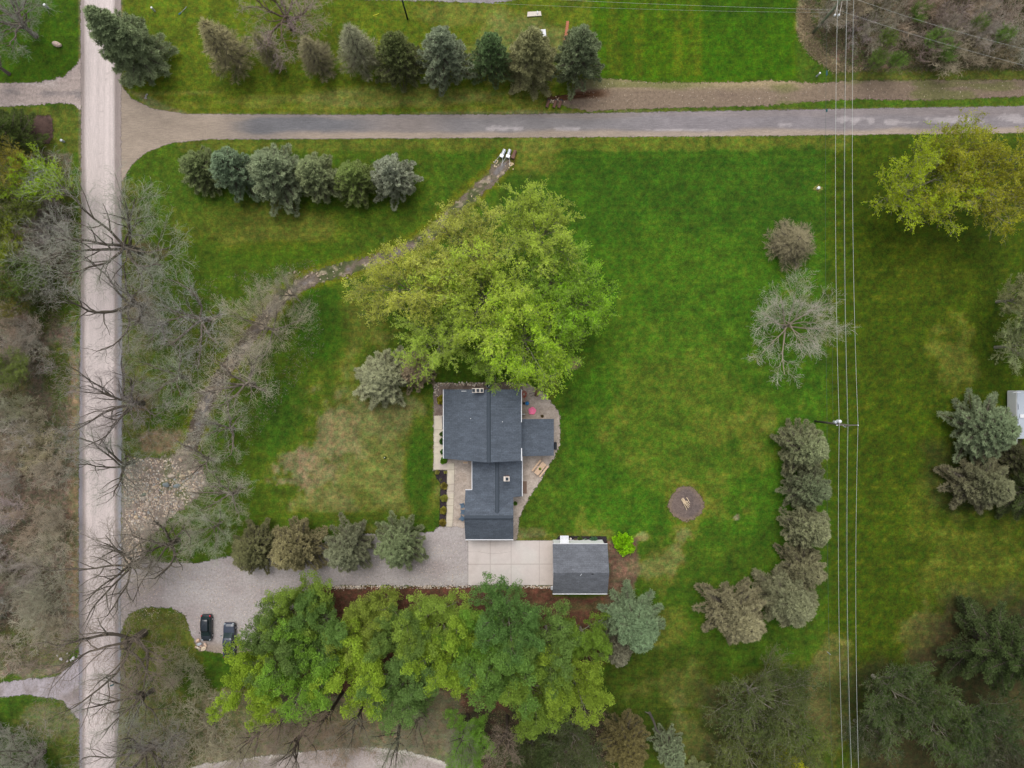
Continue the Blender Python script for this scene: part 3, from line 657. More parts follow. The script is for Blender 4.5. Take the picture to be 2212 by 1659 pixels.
def bare(seed, h=15, r=8, kind='spread', thin=0):
    """leafless tree: (trunk with limbs, twigs)"""
    if kind == 'spread':
        S, T = skeleton(seed, h, r, [7, 8, 7, 5, 1.6, 0], [0, h*.78, h*.40, h*.20, h*.10, h*.05], [52, 44, 42, 40, 36, 30], [3, 9, 8, 5, 4, 2], [.05, .15, .15, .17, .2, .2], [.08, .05, .04, .04, .04, .03], .3, r0=h*.034, rr=.66, start=[.6, .22, .2, .2, .25, 0])
    elif kind == 'fan':
        S, T = skeleton(seed, h, r, [12, 8, 7, 4, 1.4, 0], [0, h*.8, h*.3, h*.16, h*.08, h*.04], [48, 30, 30, 30, 30, 30], [3, 6, 5, 4, 3, 2], [.05, .06, .10, .14, .18, .2], [.08, .07, .06, .05, .05, .04], .45, r0=h*.03, tropism=.4, start=[.2, .25, .2, .2, .25, 0])
    elif kind == 'slim':
        S, T = skeleton(seed, h, r, [9, 6, 6, 4, 0], [0, h*.4, h*.2, h*.1, h*.06], [36, 38, 38, 36, 30], [7, 6, 5, 3, 2], [.05, .10, .14, .18, .2], [.1, .10, .08, .06, .05], .66, r0=h*.02, start=[.5, .3, .25, .2, 0])
    else:   # brush: many stems
        S, T = skeleton(seed, h, r, [13, 6, 5, 3.4, 0], [0, h*.8, h*.4, h*.2, h*.1], [40, 36, 38, 38, 30], [1, 6, 5, 3, 2], [.05, .10, .16, .2, .22], [.05, .05, .04, .03, .02], .08, r0=h*.02, start=[0, .2, .2, .2, 0])
    S = S[S[:, 8].argsort()]; lv = S[:, 8]; S[:, 6:8] = np.maximum(S[:, 6:8]*np.where(lv > 2, .7, 1)[:, None], .0085)
    if kind == 'brush': S[:, 6:8] = np.maximum(S[:, 6:8], .014)
    if thin:
        kp = (lv < 4) | (np.random.RandomState(seed).rand(len(lv)) < (1-thin)); S = S[kp]; lv = lv[kp]
    cut = 2 if kind in ('spread', 'fan') else 1
    return tubes_mesh('trunk', S[lv <= cut, :8], M['bark']), tubes_mesh('twigs', S[lv > cut, :8], M['twig'])

def shrub_ball(seed, h=1, r=.6, n=2600, lump=.12):
    rs = np.random.RandomState(seed); d = unit(rs.normal(size=(n, 3))); d[:, 2] = np.abs(d[:, 2])
    lm = 1+lump*(vnoise(d[:, 0]*3+9, d[:, 1]*3+d[:, 2]*2+9, seed)*2-1)*2
    P = d*np.array([r, r, h])*lm[:, None]*rs.uniform(.7, 1, (n, 1)); D = unit(d+rs.normal(size=(n, 3))*.6); L = rs.uniform(.16, .3, n)*max(.6, min(r, 1.1))
    V, F, va, ha = blades(P, D, L, L*.6, rs, np.clip(.5+(vnoise(P[:, 0]*4+9, P[:, 1]*4+9, seed)-.5)+rs.uniform(-.2, .2, n), 0, 1), np.clip(P[:, 2]/h, 0, 1))
    St = [(0, 0, 0, math.cos(a)*r*.5, math.sin(a)*r*.5, h*.6, .02, .01) for a in np.linspace(0, 6.28, 7)[:-1]]
    return tubes_mesh('stems', np.array(St), M['bark']), np_mesh('foliage', V, F, M['leaf'], {'v': va, 'hg': ha})

# prototypes: (h, r, trunk mesh, crown mesh, name of second part)
PROTO = {}
for i in range(4): PROTO['tuft%d' % i] = (11, 4.0, *conifer(100+i, 11, 4.0, 135, 'tuft'), 'crown')
for i in range(2): PROTO['spike%d' % i] = (14, 4.4, *conifer(110+i, 14, 4.4, 140, 'spike', 1.2), 'crown')
for i in range(2): PROTO['frond%d' % i] = (15, 6.0, *conifer(115+i, 15, 6.0, 66, 'spike', 1.25), 'crown')
for i in range(2): PROTO['thin%d' % i] = (11, 3.0, *conifer(120+i, 11, 3.0, 120, 'thin', 1.1), 'crown')
for i in range(4): PROTO['airy%d' % i] = (17, 8.0, *leafy(200+i, 17, 8.0, 'airy'), 'crown')
for i in range(4): PROTO['dense%d' % i] = (14, 6.5, *leafy(220+i, 14, 6.5, 'dense'), 'crown')
for i in range(4): PROTO['spread%d' % i] = (16, 9.0, *bare(300+i, 16, 9.0, 'spread'), 'twigs')
for i in range(4): PROTO['wisp%d' % i] = (16, 9.0, *bare(310+i, 16, 9.0, 'spread', .45), 'twigs')
PROTO['fan0'] = (11, 8.0, *bare(320, 11, 8.0, 'fan'), 'twigs')
PROTO['fan1'] = (11, 8.0, *bare(321, 11, 8.0, 'fan'), 'twigs')
for i in range(3): PROTO['slim%d' % i] = (15, 3.6, *bare(330+i, 15, 3.6, 'slim'), 'twigs')
for i in range(4): PROTO['brush%d' % i] = (6, 4.0, *bare(340+i, 6, 4.0, 'brush'), 'twigs')
for i in range(3): PROTO['ball%d' % i] = (1.0, .62, *shrub_ball(360+i), 'foliage')
for i in range(2): PROTO['bush%d' % i] = (2.2, 2.0, *shrub_ball(370+i, 2.2, 2.0, 5200, .28), 'foliage')
TRNG = random.Random(5); LEAFG = 1.45
def plant(proto, name, px, py, rp, h, leafc, label, cat, group=None, brown=0.0, barkc=(104,96,86), twigc=None, rz=None, mid=0.0, squash=1.0):
    """rp: ground radius in plan units; mid: height (share of h) at which (px,py) was read off the plan"""
    ph, pr, tm, cm, second = PROTO[proto]
    k = 1-mid*h/H; x, y = G(px, py); x = ((px-1106)*k)*SPX; y = ((829.5-py)*k)*SPX; r = rp*SPX*(1-mid*h/H)
    root = empty(name, (x, y, 0), TRNG.uniform(0, 6.28) if rz is None else rz, label, cat, group)
    root.scale = (r/pr, r/pr*squash, h/ph)
    t = link('trunk' if second != 'foliage' else 'stems', tm, root); c = link(second, cm, root)
    j = [TRNG.uniform(.95, 1.05) for _ in range(3)]; kk = ALB*((LEAFG*(1.1 if cat == 'spruce' else 1.05)) if leafc else 1.35)
    t.color = col(*barkc)
    lc = leafc if leafc else (twigc or (146, 138, 128))
    cc = col(*[v*q for v, q in zip(lc, j)], k=kk); c.color = (cc[0], cc[1], cc[2], brown)
    return root
# ---------------------------------------------------------------- conifers
def con(proto, px, py, rp, h, c, brown, label, group, cat='spruce', name='spruce_tree', **k):
    brown *= .72; m_ = sum(c)/3; c = tuple(v*.85+q*.15 for v, q in zip(c, (m_*.98, m_*1.05, m_*.84)))
    c = (c[0]*.96, c[1]*.965, c[2]*.87); h *= 1.1; rp *= 1.09
    plant(proto, name, px, py, rp, h, c, label, cat, group, brown=brown, **k)
g1 = 'conifers along the north side of the side road'
con('spike0', 322, 138, 60, 16, (116,128,100), .25, 'tall green spruce on the road corner, its tip leaning over the pale gravel road', None)
con('thin0', 517, 142, 44, 13, (138,142,108), .7, 'pale grey-green thin spruce standing alone between the corner spruce and the small dead one', g1)
con('thin1', 600, 142, 25, 10, (132,124,100), .95, 'smallest thin dead spruce in the northern row, almost bare', g1)
con('thin0', 697, 148, 34, 9.5, (140,126,106), .95, 'brown-grey nearly dead spruce right of the smallest dead one', g1)
con('thin1', 790, 144, 42, 12, (138,136,112), .75, 'grey-green half bare spruce left of the olive brown one in the northern row', g1)
con('tuft0', 872, 158, 48, 12, (104,106,70), .55, 'olive brown spruce between the half bare one and the big blue-green one', g1)
con('tuft1', 968, 158, 54, 13, (132,144,118), .35, 'largest silvery blue-green spruce in the northern row', g1)
con('tuft2', 1063, 155, 44, 11.5, (96,112,76), .4, 'small dark green spruce between the silvery one and the ragged brown-green one', g1)
con('spike1', 1146, 162, 52, 14, (128,132,98), .5, 'ragged brown-green spruce with long drooping branches beside the concrete slab', g1)
con('tuft3', 1243, 158, 52, 13.5, (110,124,98), .3, 'dense grey-green spruce at the east end of the northern row beside the dirt track', g1)
g2 = 'clump of conifers south of the side road'
con('tuft1', 452, 380, 46, 8, (112,124,86), .3, 'low pale olive spruce at the west end of the lawn clump', g2)
con('tuft2', 530, 388, 50, 11, (122,138,116), .25, 'blue-green spruce second from the west in the lawn clump', g2)
con('tuft0', 620, 398, 60, 12, (124,140,120), .3, 'broadest blue-green spruce in the middle of the lawn clump', g2)
con('tuft3', 702, 398, 48, 10.5, (132,144,110), .35, 'green-tipped spruce between the broadest one and the olive one in the lawn clump', g2)
con('tuft1', 780, 405, 46, 9.5, (122,126,78), .45, 'olive brown spruce beside the blue one in the lawn clump', g2)
con('tuft2', 860, 400, 48, 11, (138,156,138), .2, 'silvery blue spruce at the east end of the lawn clump, near the ditch', g2)
con('tuft0', 834, 816, 58, 9, (140,150,130), .2, 'silvery blue spruce on the lawn north-west of the house', None)
con('tuft3', 902, 800, 42, 7.5, (134,126,108), .7, 'brown-grey spruce tucked under the yellow-green trees by the house', None)
g3 = 'conifers along the north edge of the driveway'
con('tuft2', 568, 1172, 50, 9.5, (102,108,78), .45, 'dark olive spruce at the west end of the driveway row', g3)
con('tuft1', 660, 1168, 56, 12, (128,128,92), .5, 'olive tan spruce second from the west in the driveway row', g3)
con('tuft3', 766, 1168, 52, 11.5, (112,126,98), .4, 'blue-green spruce third from the west in the driveway row', g3)
con('tuft0', 872, 1160, 52, 11.5, (118,126,94), .4, 'grey-green spruce at the house end of the driveway row', g3)
g4 = 'conifers in the column west of the power line'
con('tuft1', 1712, 962, 52, 10.5, (124,136,112), .9, 'brown spruce with a blue-green top nearest the utility pole with the transformer', g4)
con('tuft0', 1722, 1045, 46, 10, (110,122,98), .7, 'second spruce south of the transformer pole, dull green', g4)
con('tuft3', 1720, 1126, 48, 10.5, (126,140,118), .6, 'third spruce south of the transformer pole with a pale blue-green top', g4)
con('tuft2', 1712, 1212, 50, 9.5, (122,120,102), .85, 'brown-grey spruce above the big southern pair in the column', g4)
con('spike1', 1674, 1272, 62, 12, (118,124,104), .7, 'wide spruce with spreading branches just right of the big round one', g4)
con('tuft1', 1566, 1303, 66, 12.5, (128,134,108), .75, 'biggest round brown-green spruce at the south-west of the column', g4)
con('spike0', 1358, 1322, 60, 13.5, (112,126,100), .35, 'blue-green spruce with radiating branches south of the shed', None)
con('tuft2', 1326, 1385, 34, 8.5, (118,124,112), .6, 'small grey spruce half hidden beside the shed spruce', None)
con('tuft3', 1342, 1572, 50, 12, (108,104,66), .5, 'olive brown spruce at the bottom edge beside the dead snag', None)
con('tuft0', 1436, 1592, 34, 9.5, (122,132,120), .35, 'small blue-grey spruce at the bottom edge right of the olive brown one', None)
con('spike1', 1500, 1655, 26, 7, (128,140,104), .2, 'little pale green spruce cut by the bottom edge', None)
con('thin0', 1695, 530, 46, 6, (136,122,98), .95, 'round brown conifer alone on the lawn above the bare tree', None)
con('tuft0', 2092, 922, 66, 10, (108,124,104), .35, 'blue-green spruce on the east lawn near the camper', None)
con('tuft1', 2082, 1038, 62, 10, (112,106,86), .95, 'brown spruce below the blue-green one near the camper', None)
con('tuft2', 2160, 985, 38, 7.5, (70,72,50), .5, 'dark small spruce between the brown spruce and the camper', None)
con('frond0', 2190, 1052, 66, 14, (62,78,40), .1, 'dark green spruce with long radiating branches at the right edge below the camper', None)
con('frond1', 2105, 1372, 96, 16, (58,72,36), .1, 'huge dark spruce with spiky branches at the lower right edge', None)
con('frond0', 62, 318, 62, 11, (66,84,34), .1, 'dark green spruce beside the tilled vegetable plot', None)
# ---------------------------------------------------------------- leafing broadleaf trees
def dec(proto, px, py, rp, h, c, label, group=None, brown=0.0, name='maple_tree', cat='tree', barkc=(150,144,130), mid=.6, **k):
    plant(proto, name, px, py, rp, h, c, label, cat, group, brown=brown, barkc=barkc, mid=mid, **k)
g5 = 'spring trees clustered north of the house'
YL = (168,178,72); YG = (150,176,44); GR = (116,164,36)
dec('airy0', 884, 625, 100, 17, YL, 'yellow budding tree at the west side of the cluster, above the blue spruce', g5, .2)
dec('airy1', 985, 535, 98, 17, (164,172,76), 'olive yellow budding tree reaching over the ditch', g5, .3)
dec('airy2', 1170, 500, 92, 18, (158,174,66), 'yellow-green budding tree at the northern tip of the cluster', g5, .2)
dec('airy3', 1045, 630, 112, 20, (154,172,62), 'tallest yellow-green tree in the middle of the cluster', g5, .15)
dec('airy0', 1135, 725, 108, 19, (142,170,48), 'green leafing tree just north of the house roof', g5, .05, rz=2)
dec('airy1', 1242, 655, 76, 16, (140,168,44), 'bright green tree at the east side of the cluster', g5, 0)
dec('airy2', 945, 740, 80, 15, (152,170,66), 'yellow-green tree leaning over the brown-grey spruce', g5, .15, rz=1)
dec('airy3', 1060, 765, 58, 13, (130,164,56), 'small green tree brushing the chimney end of the house roof', g5, .05, rz=4)
dec('airy1', 1190, 600, 80, 16, (134,164,56), 'green-yellow tree between the northern tip and the bright green one', g5, .1, rz=3)
dec('airy2', 1195, 745, 62, 13, (134,166,46), 'green tree at the south-east corner of the cluster, above the rusty barrel', g5, 0, rz=5)
dec('airy0', 1990, 395, 108, 16, (138,164,26), 'yellow-green spring tree overhanging the side road', 'spring trees by the side road east of the power line', .1, rz=4)
dec('airy3', 2135, 385, 118, 18, (140,148,30), 'olive yellow spring tree at the right edge south of the side road', 'spring trees by the side road east of the power line', .35)
dec('airy1', 2075, 330, 75, 14, (142,152,34), 'thin yellow tree between the two big ones overhanging the side road', 'spring trees by the side road east of the power line', .35, rz=1)
g6 = 'green trees in the belt south of the driveway'
B1 = (102,130,60); B2 = (126,152,56); B3 = (138,160,50)
belt = [(640,1318,72,12,B2,'first green tree of the belt beside the parked vehicles, touching the driveway'), (590,1378,74,14,B1,'wide green tree overhanging the pickup'), (548,1472,82,14,(130,158,46),'yellow-green tree at the south-west corner of the belt'),
 (700,1350,80,13,B1,'dark green tree near the reddish mulch in the west of the belt'), (655,1448,84,15,(118,148,52),'mid green tree in the south-west part of the belt'), (795,1345,76,12,B2,'green tree bordering the mulch strip at the middle of the belt'),
 (775,1440,86,15,B3,'yellow-green tree in the southern middle of the belt'), (855,1385,68,14,B1,'blue-green tree left of the belt centre'), (925,1340,78,13,B2,'bright green tree in the northern middle of the belt, near the pad'),
 (880,1470,84,15,(100,134,62),'blue-green tree at the southern middle of the belt'), (975,1420,84,15,B3,'yellow-green crown at the centre of the belt'), (1010,1352,66,12,(104,140,50),'small green tree south of the concrete pad'),
 (1100,1338,80,15,(94,130,58),'deep green tree south of the pad and the shed corner'), (1070,1450,88,16,(98,132,58),'largest deep green tree of the belt'), (1185,1392,80,15,(100,134,62),'blue-green tree south of the shed'),
 (1140,1500,80,15,(108,140,52),'green tree at the southern tip of the belt'), (1240,1470,76,15,(134,152,50),'yellow-green tree at the east end of the belt'), (1262,1385,52,12,(110,140,52),'small green tree between the shed and its spruce')]
for i, (px, py, rp, h, c, lb) in enumerate(belt): dec('dense%d' % (i % 4), px, py, rp, h, (c[0]*.98, c[1]*.955, c[2]), lb, g6, .05, name='green_tree', mid=.55)
dec('dense1', 1010, 1620, 56, 11, (112,142,52), 'light green tree at the bottom edge beside the curved lane', None, .1, name='green_tree')
dec('dense2', 1150, 1640, 70, 11, (62,78,36), 'dark olive tree at the bottom edge right of the light green one', 'dim trees along the bottom edge', .4, name='green_tree')
dec('airy3', 1240, 1600, 70, 12, (66,80,40), 'thin dark tree at the bottom edge left of the olive brown spruce', 'dim trees along the bottom edge', .4, name='green_tree')
g7 = 'dark trees in the lower right corner'
dec('airy0', 1640, 1520, 108, 13, (74,92,40), 'large dull green tree left of the power line at the bottom', g7, .35, name='dark_tree')
dec('airy1', 1620, 1630, 90, 12, (84,96,40), 'dull olive tree at the bottom edge left of the power line', g7, .35, name='dark_tree')
dec('airy2', 1735, 1590, 52, 10, (96,112,42), 'small green-yellow tree beside the power line at the bottom', g7, .2, name='dark_tree')
dec('airy3', 1935, 1500, 92, 12, (66,84,36), 'large dark green tree right of the power line at the bottom', g7, .35, name='dark_tree')
dec('airy0', 2035, 1580, 84, 12, (62,84,36), 'dark green tree below the huge spiky spruce', g7, .3, name='dark_tree')
dec('airy1', 1880, 1590, 60, 9, (56,70,32), 'low dark tree beside the bottom end of the power line', g7, .5, name='dark_tree')
dec('airy2', 2130, 1560, 76, 12, (56,74,34), 'dark green tree at the right edge below the huge spiky spruce', g7, .4, name='dark_tree')
dec('airy3', 2170, 1650, 80, 12, (58,68,42), 'very dark tree in the bottom right corner', g7, .5, name='dark_tree')
dec('dense0', 1690, 1660, 54, 7, (168,158,12), 'golden yellow bush at the bottom edge left of the power line', None, 0, name='golden_bush', cat='bush')
dec('dense3', 1745, 1585, 17, 5, (140,172,40), 'small lime shrub beside the power line above the golden bush', None, 0, name='lime_shrub', cat='shrub')
dec('airy1', 2225, 640, 62, 13, (138,140,96), 'pale half bare tree reaching in at the right edge above the camper', 'pale trees cut by the right edge', .85, name='pale_tree')
dec('airy2', 2222, 745, 68, 13, (134,140,92), 'pale half bare tree at the right edge just above the camper', 'pale trees cut by the right edge', .85, name='pale_tree')
# left edge leafing trees
for (pr, px, py, rp, h, c, lb) in [('airy0',90,395,60,11,(146,166,30),'bright yellow-green tree at the left edge nearest the gravel road'), ('airy1',20,370,56,11,(140,124,42),'rusty yellow tree at the left edge below the vegetable plot'), ('airy2',30,450,60,11,(84,104,26),'dark green tree below the yellow ones at the left edge'),
  ('airy3',10,520,60,11,(116,124,30),'olive tree at the left edge, upper side'), ('airy0',50,600,58,11,(78,96,30),'dark olive tree at the left edge next to the bare branches'), ('airy1',15,650,46,9,(110,110,40),'small olive yellow tree at the left edge below the olive ones'), ('airy2',20,800,48,9,(110,122,56),'pale green tree at the left edge beside the brown scrub')]:
    dec(pr, px, py, rp, h, c, lb, 'leafing trees on the left edge', .2, name='edge_tree')
plant('bush0', 'lime_bush', 1345, 1172, 20, 2.0, (128,170,20), 'bright lime green bush beside the north-east corner of the shed', 'bush', None)
# ---------------------------------------------------------------- bare trees
def br(proto, px, py, rp, h, label, group=None, twig=(150,146,130), bark=(102,92,84), name='bare_tree', mid=0, rz=None, **k):
    if group == g8 if 'g8' in globals() else False: rp *= 1.12; h *= 1.15
    plant(proto, name, px, py, rp, h, None, label, 'bare tree' if 'brush' not in proto else 'brush', group, barkc=bark, twigc=twig, mid=mid, rz=rz, **k)
g8 = 'bare roadside trees along the gravel road'
BK = (96,88,78)
br('spread0', 303, 545, 138, 17, 'largest bare roadside tree with crooked limbs crossing the road below the junction', g8, (150,147,134), BK, rz=.4)
br('spread1', 312, 660, 108, 16, 'bare roadside tree whose dark limbs fork over the road, second below the junction', g8, (148,145,132), BK, rz=2.0)
br('spread2', 308, 870, 104, 16, 'bare roadside tree above the rocky wash with one long limb across the road', g8, (146,142,130), BK, rz=3.3)
br('spread3', 288, 998, 84, 14, 'bare roadside tree right at the top of the rocky wash', g8, (146,142,130), BK, rz=5)
br('spread1', 385, 1166, 96, 15, 'bare tree with a thick forked trunk just north of the driveway mouth', g8, (146,142,128), BK, rz=4.1)
br('spread0', 312, 1207, 108, 16, 'bare roadside tree at the driveway mouth with limbs hanging over the gravel', g8, (132,122,114), BK, rz=1.2)
br('spread3', 312, 1366, 128, 18, 'bare roadside tree south of the driveway with a fan of dark limbs over the road', g8, (126,116,108), BK, rz=2.6)
br('spread2', 335, 1600, 105, 15, 'bare roadside tree near the bottom edge right of the road', g8, (136,128,118), BK, rz=.2)
br('spread1', 330, 1490, 90, 14, 'bare roadside tree between the fan-limbed one and the bottom edge', g8, (146,140,126), BK, rz=5.6)
br('spread0', 97, 1622, 86, 15, 'bare tree with a forked trunk in the bottom left corner', None, (142,138,126), BK, rz=3)
br('spread2', 78, 78, 96, 17, 'bare tree with a thick trunk in the top left corner', None, (150,144,138), (120,108,102), rz=2.2)
br('spread3', 20, 160, 70, 13, 'smaller bare tree cut by the left edge above the west driveway', None, (150,146,138), (120,108,102), rz=1)
br('spread0', 632, 62, 112, 15, 'bare tree with a thick trunk at the top edge above the dead spruces', None, (156,150,136), (106,92,80), rz=5.4)
g9 = 'bare trees around the ditch on the west meadow'
TW = (170,168,150)
for (pr, px, py, rp, h, lb, rz) in [('wisp1',452,690,104,14,'pale bare tree on the meadow nearest the road above the ditch',1.0), ('fan1',600,712,88,13,'pale bare tree with a fan crown right beside the upper ditch',.5), ('wisp3',548,830,100,14,'pale bare tree on the ditch bend in the middle of the meadow',2.2),
  ('wisp0',402,815,84,13,'pale bare tree with a dark litter ring between road and ditch',3.7), ('wisp2',505,925,76,12,'small pale bare tree on the brighter grass below the ditch bend',.3), ('wisp1',462,992,70,12,'bare tree at the top right corner of the rocky wash',5.1), ('wisp3',512,1062,76,12,'bare tree right of the rocky wash with its trunk leaning left',1.8),
  ('fan1',478,1128,62,10,'low pale bare tree near the west end of the driveway row',3.0), ('wisp2',360,700,70,12,'thin pale bare tree between the second roadside tree and the meadow',4.4), ('fan0',640,640,52,10,'small pale bare tree over the stony stretch of the ditch',2.0)]:
    br(pr, px, py, rp, h, lb, g9, TW, (120,110,100), rz=rz)
br('fan0', 1692, 706, 100, 11, 'dense pale bare tree alone on the lawn left of the power line', None, (180,174,152), (146,134,118), rz=.8)
g10 = 'slim bare trees along the bottom behind the green belt'
for (k, px, py, rp, h, lb) in [(0,653,1493,44,15,'slim bare tree at the west end of the bottom row, close to the belt'), (1,586,1548,40,13,'slim bare tree furthest left above the curved lane'), (2,676,1543,50,16,'slim bare tree with a twig-littered base above the left part of the lane'), (0,740,1496,42,15,'slim bare tree second from the west close to the belt'),
  (1,793,1500,42,16,'slim bare tree third from the west close to the belt'), (2,870,1546,48,16,'slim bare tree in the middle above the bright lane edge'), (0,913,1506,40,15,'slim bare tree close to the belt right of the middle one'), (1,1010,1543,40,14,'slim bare tree beside the light green tree at the bottom'), (2,1096,1546,42,14,'slim bare tree at the east end of the bottom row')]:
    br('slim%d' % k, px, py, rp*1.15, h*1.2, lb, g10, (128,120,104), (82,72,64), mid=0)
br('brush0', 372, 1600, 74, 7, 'low bare thicket right of the road near the bottom', None, (150,142,122), name='bare_thicket')
br('brush1', 455, 1560, 74, 7, 'low bare thicket between the road and the curved lane', None, (148,142,118), name='bare_thicket')
br('brush2', 520, 1620, 70, 7, 'low bare thicket over the west end of the curved lane', None, (146,140,120), name='bare_thicket')
br('brush3', 420, 1440, 56, 6, 'low bare thicket south of the parked black car', None, (140,134,112), name='bare_thicket')
br('brush2', 740, 1590, 60, 6, 'low bare thicket in the litter above the middle of the lane', None, (138,130,104), name='bare_thicket')
br('brush1', 630, 1560, 60, 6, 'low bare thicket in the litter above the west part of the lane', None, (138,132,104), name='bare_thicket')
# brush woods: tangles in which single bushes cannot be told apart
BR = random.Random(9)
def fill(poly, n, rp, h, cols, label, group, name='brush_bush', mind=21, extra=0):
    P = np.array(poly, float); lo, hi = P.min(0), P.max(0); pts = []; tries = 0
    while len(pts) < n and tries < 6000:
        tries += 1; x, y = BR.uniform(lo[0], hi[0]), BR.uniform(lo[1], hi[1])
        if poly_sd(poly, np.array([x]), np.array([y]))[0] < 0: continue
        if any(math.hypot(x-a, y-b) < mind for a, b in pts): continue
        pts.append((x, y))
        plant('brush%d' % (len(pts) % 4), name, x, y, BR.uniform(*rp), BR.uniform(*h), None, label, 'brush', group, barkc=(112,98,88), twigc=BR.choice(cols))
fill([(-40,690),(95,690),(120,900),(150,1000),(150,1350),(-40,1420)], 54, (34,54), (5,8), [(164,152,136),(168,158,142),(156,150,128),(170,164,150),(160,146,130)], 'leafless brown bush in the tangle left of the gravel road', 'leafless bushes in the wood left of the gravel road')
fill([(70,450),(150,450),(150,690),(80,690)], 6, (36,54), (6,8), [(150,146,140),(140,134,128)], 'grey leafless bush between the dark trees and the gravel road', 'grey bushes left of the gravel road', mind=40)
fill([(-30,1530),(90,1540),(110,1700),(-30,1700)], 4, (40,60), (6,8), [(148,142,128)], 'leafless bush in the bottom left corner lawn', 'bushes in the bottom left corner', mind=40)
fill([(1735,-30),(2260,-30),(2260,140),(1900,140),(1830,125),(1770,95)], 44, (30,52), (5,8), [(150,134,122),(156,140,128),(138,124,106),(162,150,136)], 'leafless brown bush in the tangle at the top right', 'leafless bushes in the wood at the top right', mind=24)
for (x, y, r_, lb) in [(1950,65,17,'bright green shrub nearest the top in the top right wood'), (2050,20,16,'green shrub at the very top edge of the top right wood'), (1865,160,17,'green shrub at the wood edge right of the wires'), (1910,165,14,'green shrub second at the wood edge right of the wires'), (1990,120,20,'largest green shrub low in the top right wood'), (2080,90,14,'green shrub between two wire ends in the top right wood'),
   (2130,115,16,'green shrub at the right of the top right wood'), (1890,120,15,'green shrub in the middle of the top right wood'), (2010,150,16,'green shrub on the lower edge of the top right wood')]:
    plant('airy%d' % (int(x) % 4), 'green_shrub', x, y-10, r_*1.25, 6.5, (108,136,60), lb, 'shrub', 'green shrubs in the wood at the top right', brown=.25, mid=0)
# ---------------------------------------------------------------- undergrowth and litter (uncountable)
def undergrowth(name, poly, n, seed, cols, L=(.3, .9), wd=.05, tilt=.9):
    rs = np.random.RandomState(seed); P = np.array(poly, float); lo, hi = P.min(0), P.max(0)
    q = rs.uniform(lo, hi, (n*3, 2)); sd = poly_sd(poly, q[:, 0], q[:, 1]); q = q[sd > 0][:n]
    x = (q[:, 0]-1106)*SPX; y = (829.5-q[:, 1])*SPX; m = len(x)
    keep = fbm(x, y, 4, seed, 3) > -.45; x, y = x[keep], y[keep]; m = len(x)
    D = unit(np.stack([rs.normal(size=m), rs.normal(size=m), np.abs(rs.normal(size=m))*tilt+.1], -1)); LL = rs.uniform(L[0], L[1], m)
    V, F, va, ha = blades(np.stack([x, y, np.zeros(m)], -1), D, LL, np.full(m, wd), rs, rs.rand(m), np.zeros(m))
    cid = (vnoise(x*.3+40, y*.3+40, seed)*.6+rs.rand(m)*.4)*len(cols); cc = lin(np.array(cols, float))[np.clip(cid.astype(int), 0, len(cols)-1)]*ALB
    o = link(name, np_mesh(name, V, F, M['under'], color=np.repeat(cc*rs.uniform(.7, 1.25, (m, 1)), 4, 0))); tag(o, kind='stuff'); return o
mm, n_, l_, p_ = nt('undergrowth_blades'); at = n_.new('ShaderNodeAttribute'); at.attribute_name = 'Col'; l_.new(at.outputs['Color'], p_.inputs['Base Color']); p_.inputs['Roughness'].default_value = .9; M['under'] = mm
BRN = [(120,102,88),(140,122,104),(98,84,70),(92,100,54),(150,134,112),(110,92,84)]
tag(undergrowth('undergrowth', [(-40,330),(150,330),(158,620),(152,1440),(-40,1450)], 42000, 1, BRN), 'brown leafless undergrowth left of the gravel road', 'undergrowth')
tag(undergrowth('undergrowth', [(1724,-60),(2260,-60),(2260,150),(1900,158),(1800,150),(1740,100)], 36000, 2, BRN+[(96,130,40),(110,122,60)]), 'tangled brown and green undergrowth in the top right wood', 'undergrowth')
tag(undergrowth('leaf_litter', [(440,1500),(1010,1500),(1330,1540),(1330,1700),(1010,1700),(960,1640),(700,1612),(560,1625),(430,1640)], 16000, 3, [(138,120,96),(120,104,80),(104,108,60),(150,132,108),(92,76,62)], (.15,.45), .08, .3), 'tan leaf litter and twigs above the curved lane', 'leaf litter')
tag(undergrowth('dead_twigs', [(262,640),(680,560),(700,740),(520,1000),(440,1160),(262,1190)], 9000, 4, [(150,140,126),(124,112,96),(160,152,140)], (.2,.7), .04, .2), 'fallen grey twigs on the meadow grass around the ditch', 'twigs')
tag(undergrowth('rough_grass', [(262,1320),(400,1325),(430,1430),(470,1500),(440,1650),(262,1680)], 9000, 5, [(92,104,50),(122,116,80),(140,132,100),(70,92,34)], (.2,.6), .06, .5), 'rough grass and twigs south of the driveway mouth', 'rough grass')
tag(undergrowth('reed_grass', [(1722,20),(1745,10),(1760,90),(1800,135),(1860,152),(1800,156),(1750,120),(1724,80)], 5000, 6, [(170,152,118),(150,134,104),(186,168,132)], (.3,.9), .06, .5), 'dry tan grass fringing the mown lawn at the top right wood', 'dry grass')
# ---------------------------------------------------------------- the house
def xw(px, z=0): return Wp(px, 0, z)[0]
def yw(py, z=0): return Wp(0, py, z)[1]
house = empty('house', (0, -12, 0), 0, 'single house with slate blue shingle roofs, white trim and two chimneys beside the gravel yard', 'house')
HX, HY = 0, -12
def hb(mb, name, mat, parent=house, **k):
    mb.v = [(x-HX, y-HY, z) for (x, y, z) in mb.v] if parent is house else mb.v
    return mb.build(name, mat, parent, **k)
zl, zb, zr, ze = 2.7, 4.9, 8.6, 6.2
x0, x1, x2, x3 = xw(958.4, zl), xw(990.6, zb), xw(1055.7, zr), xw(1125.7, ze)
yn, ys = -.92, yw(990.4, zl)
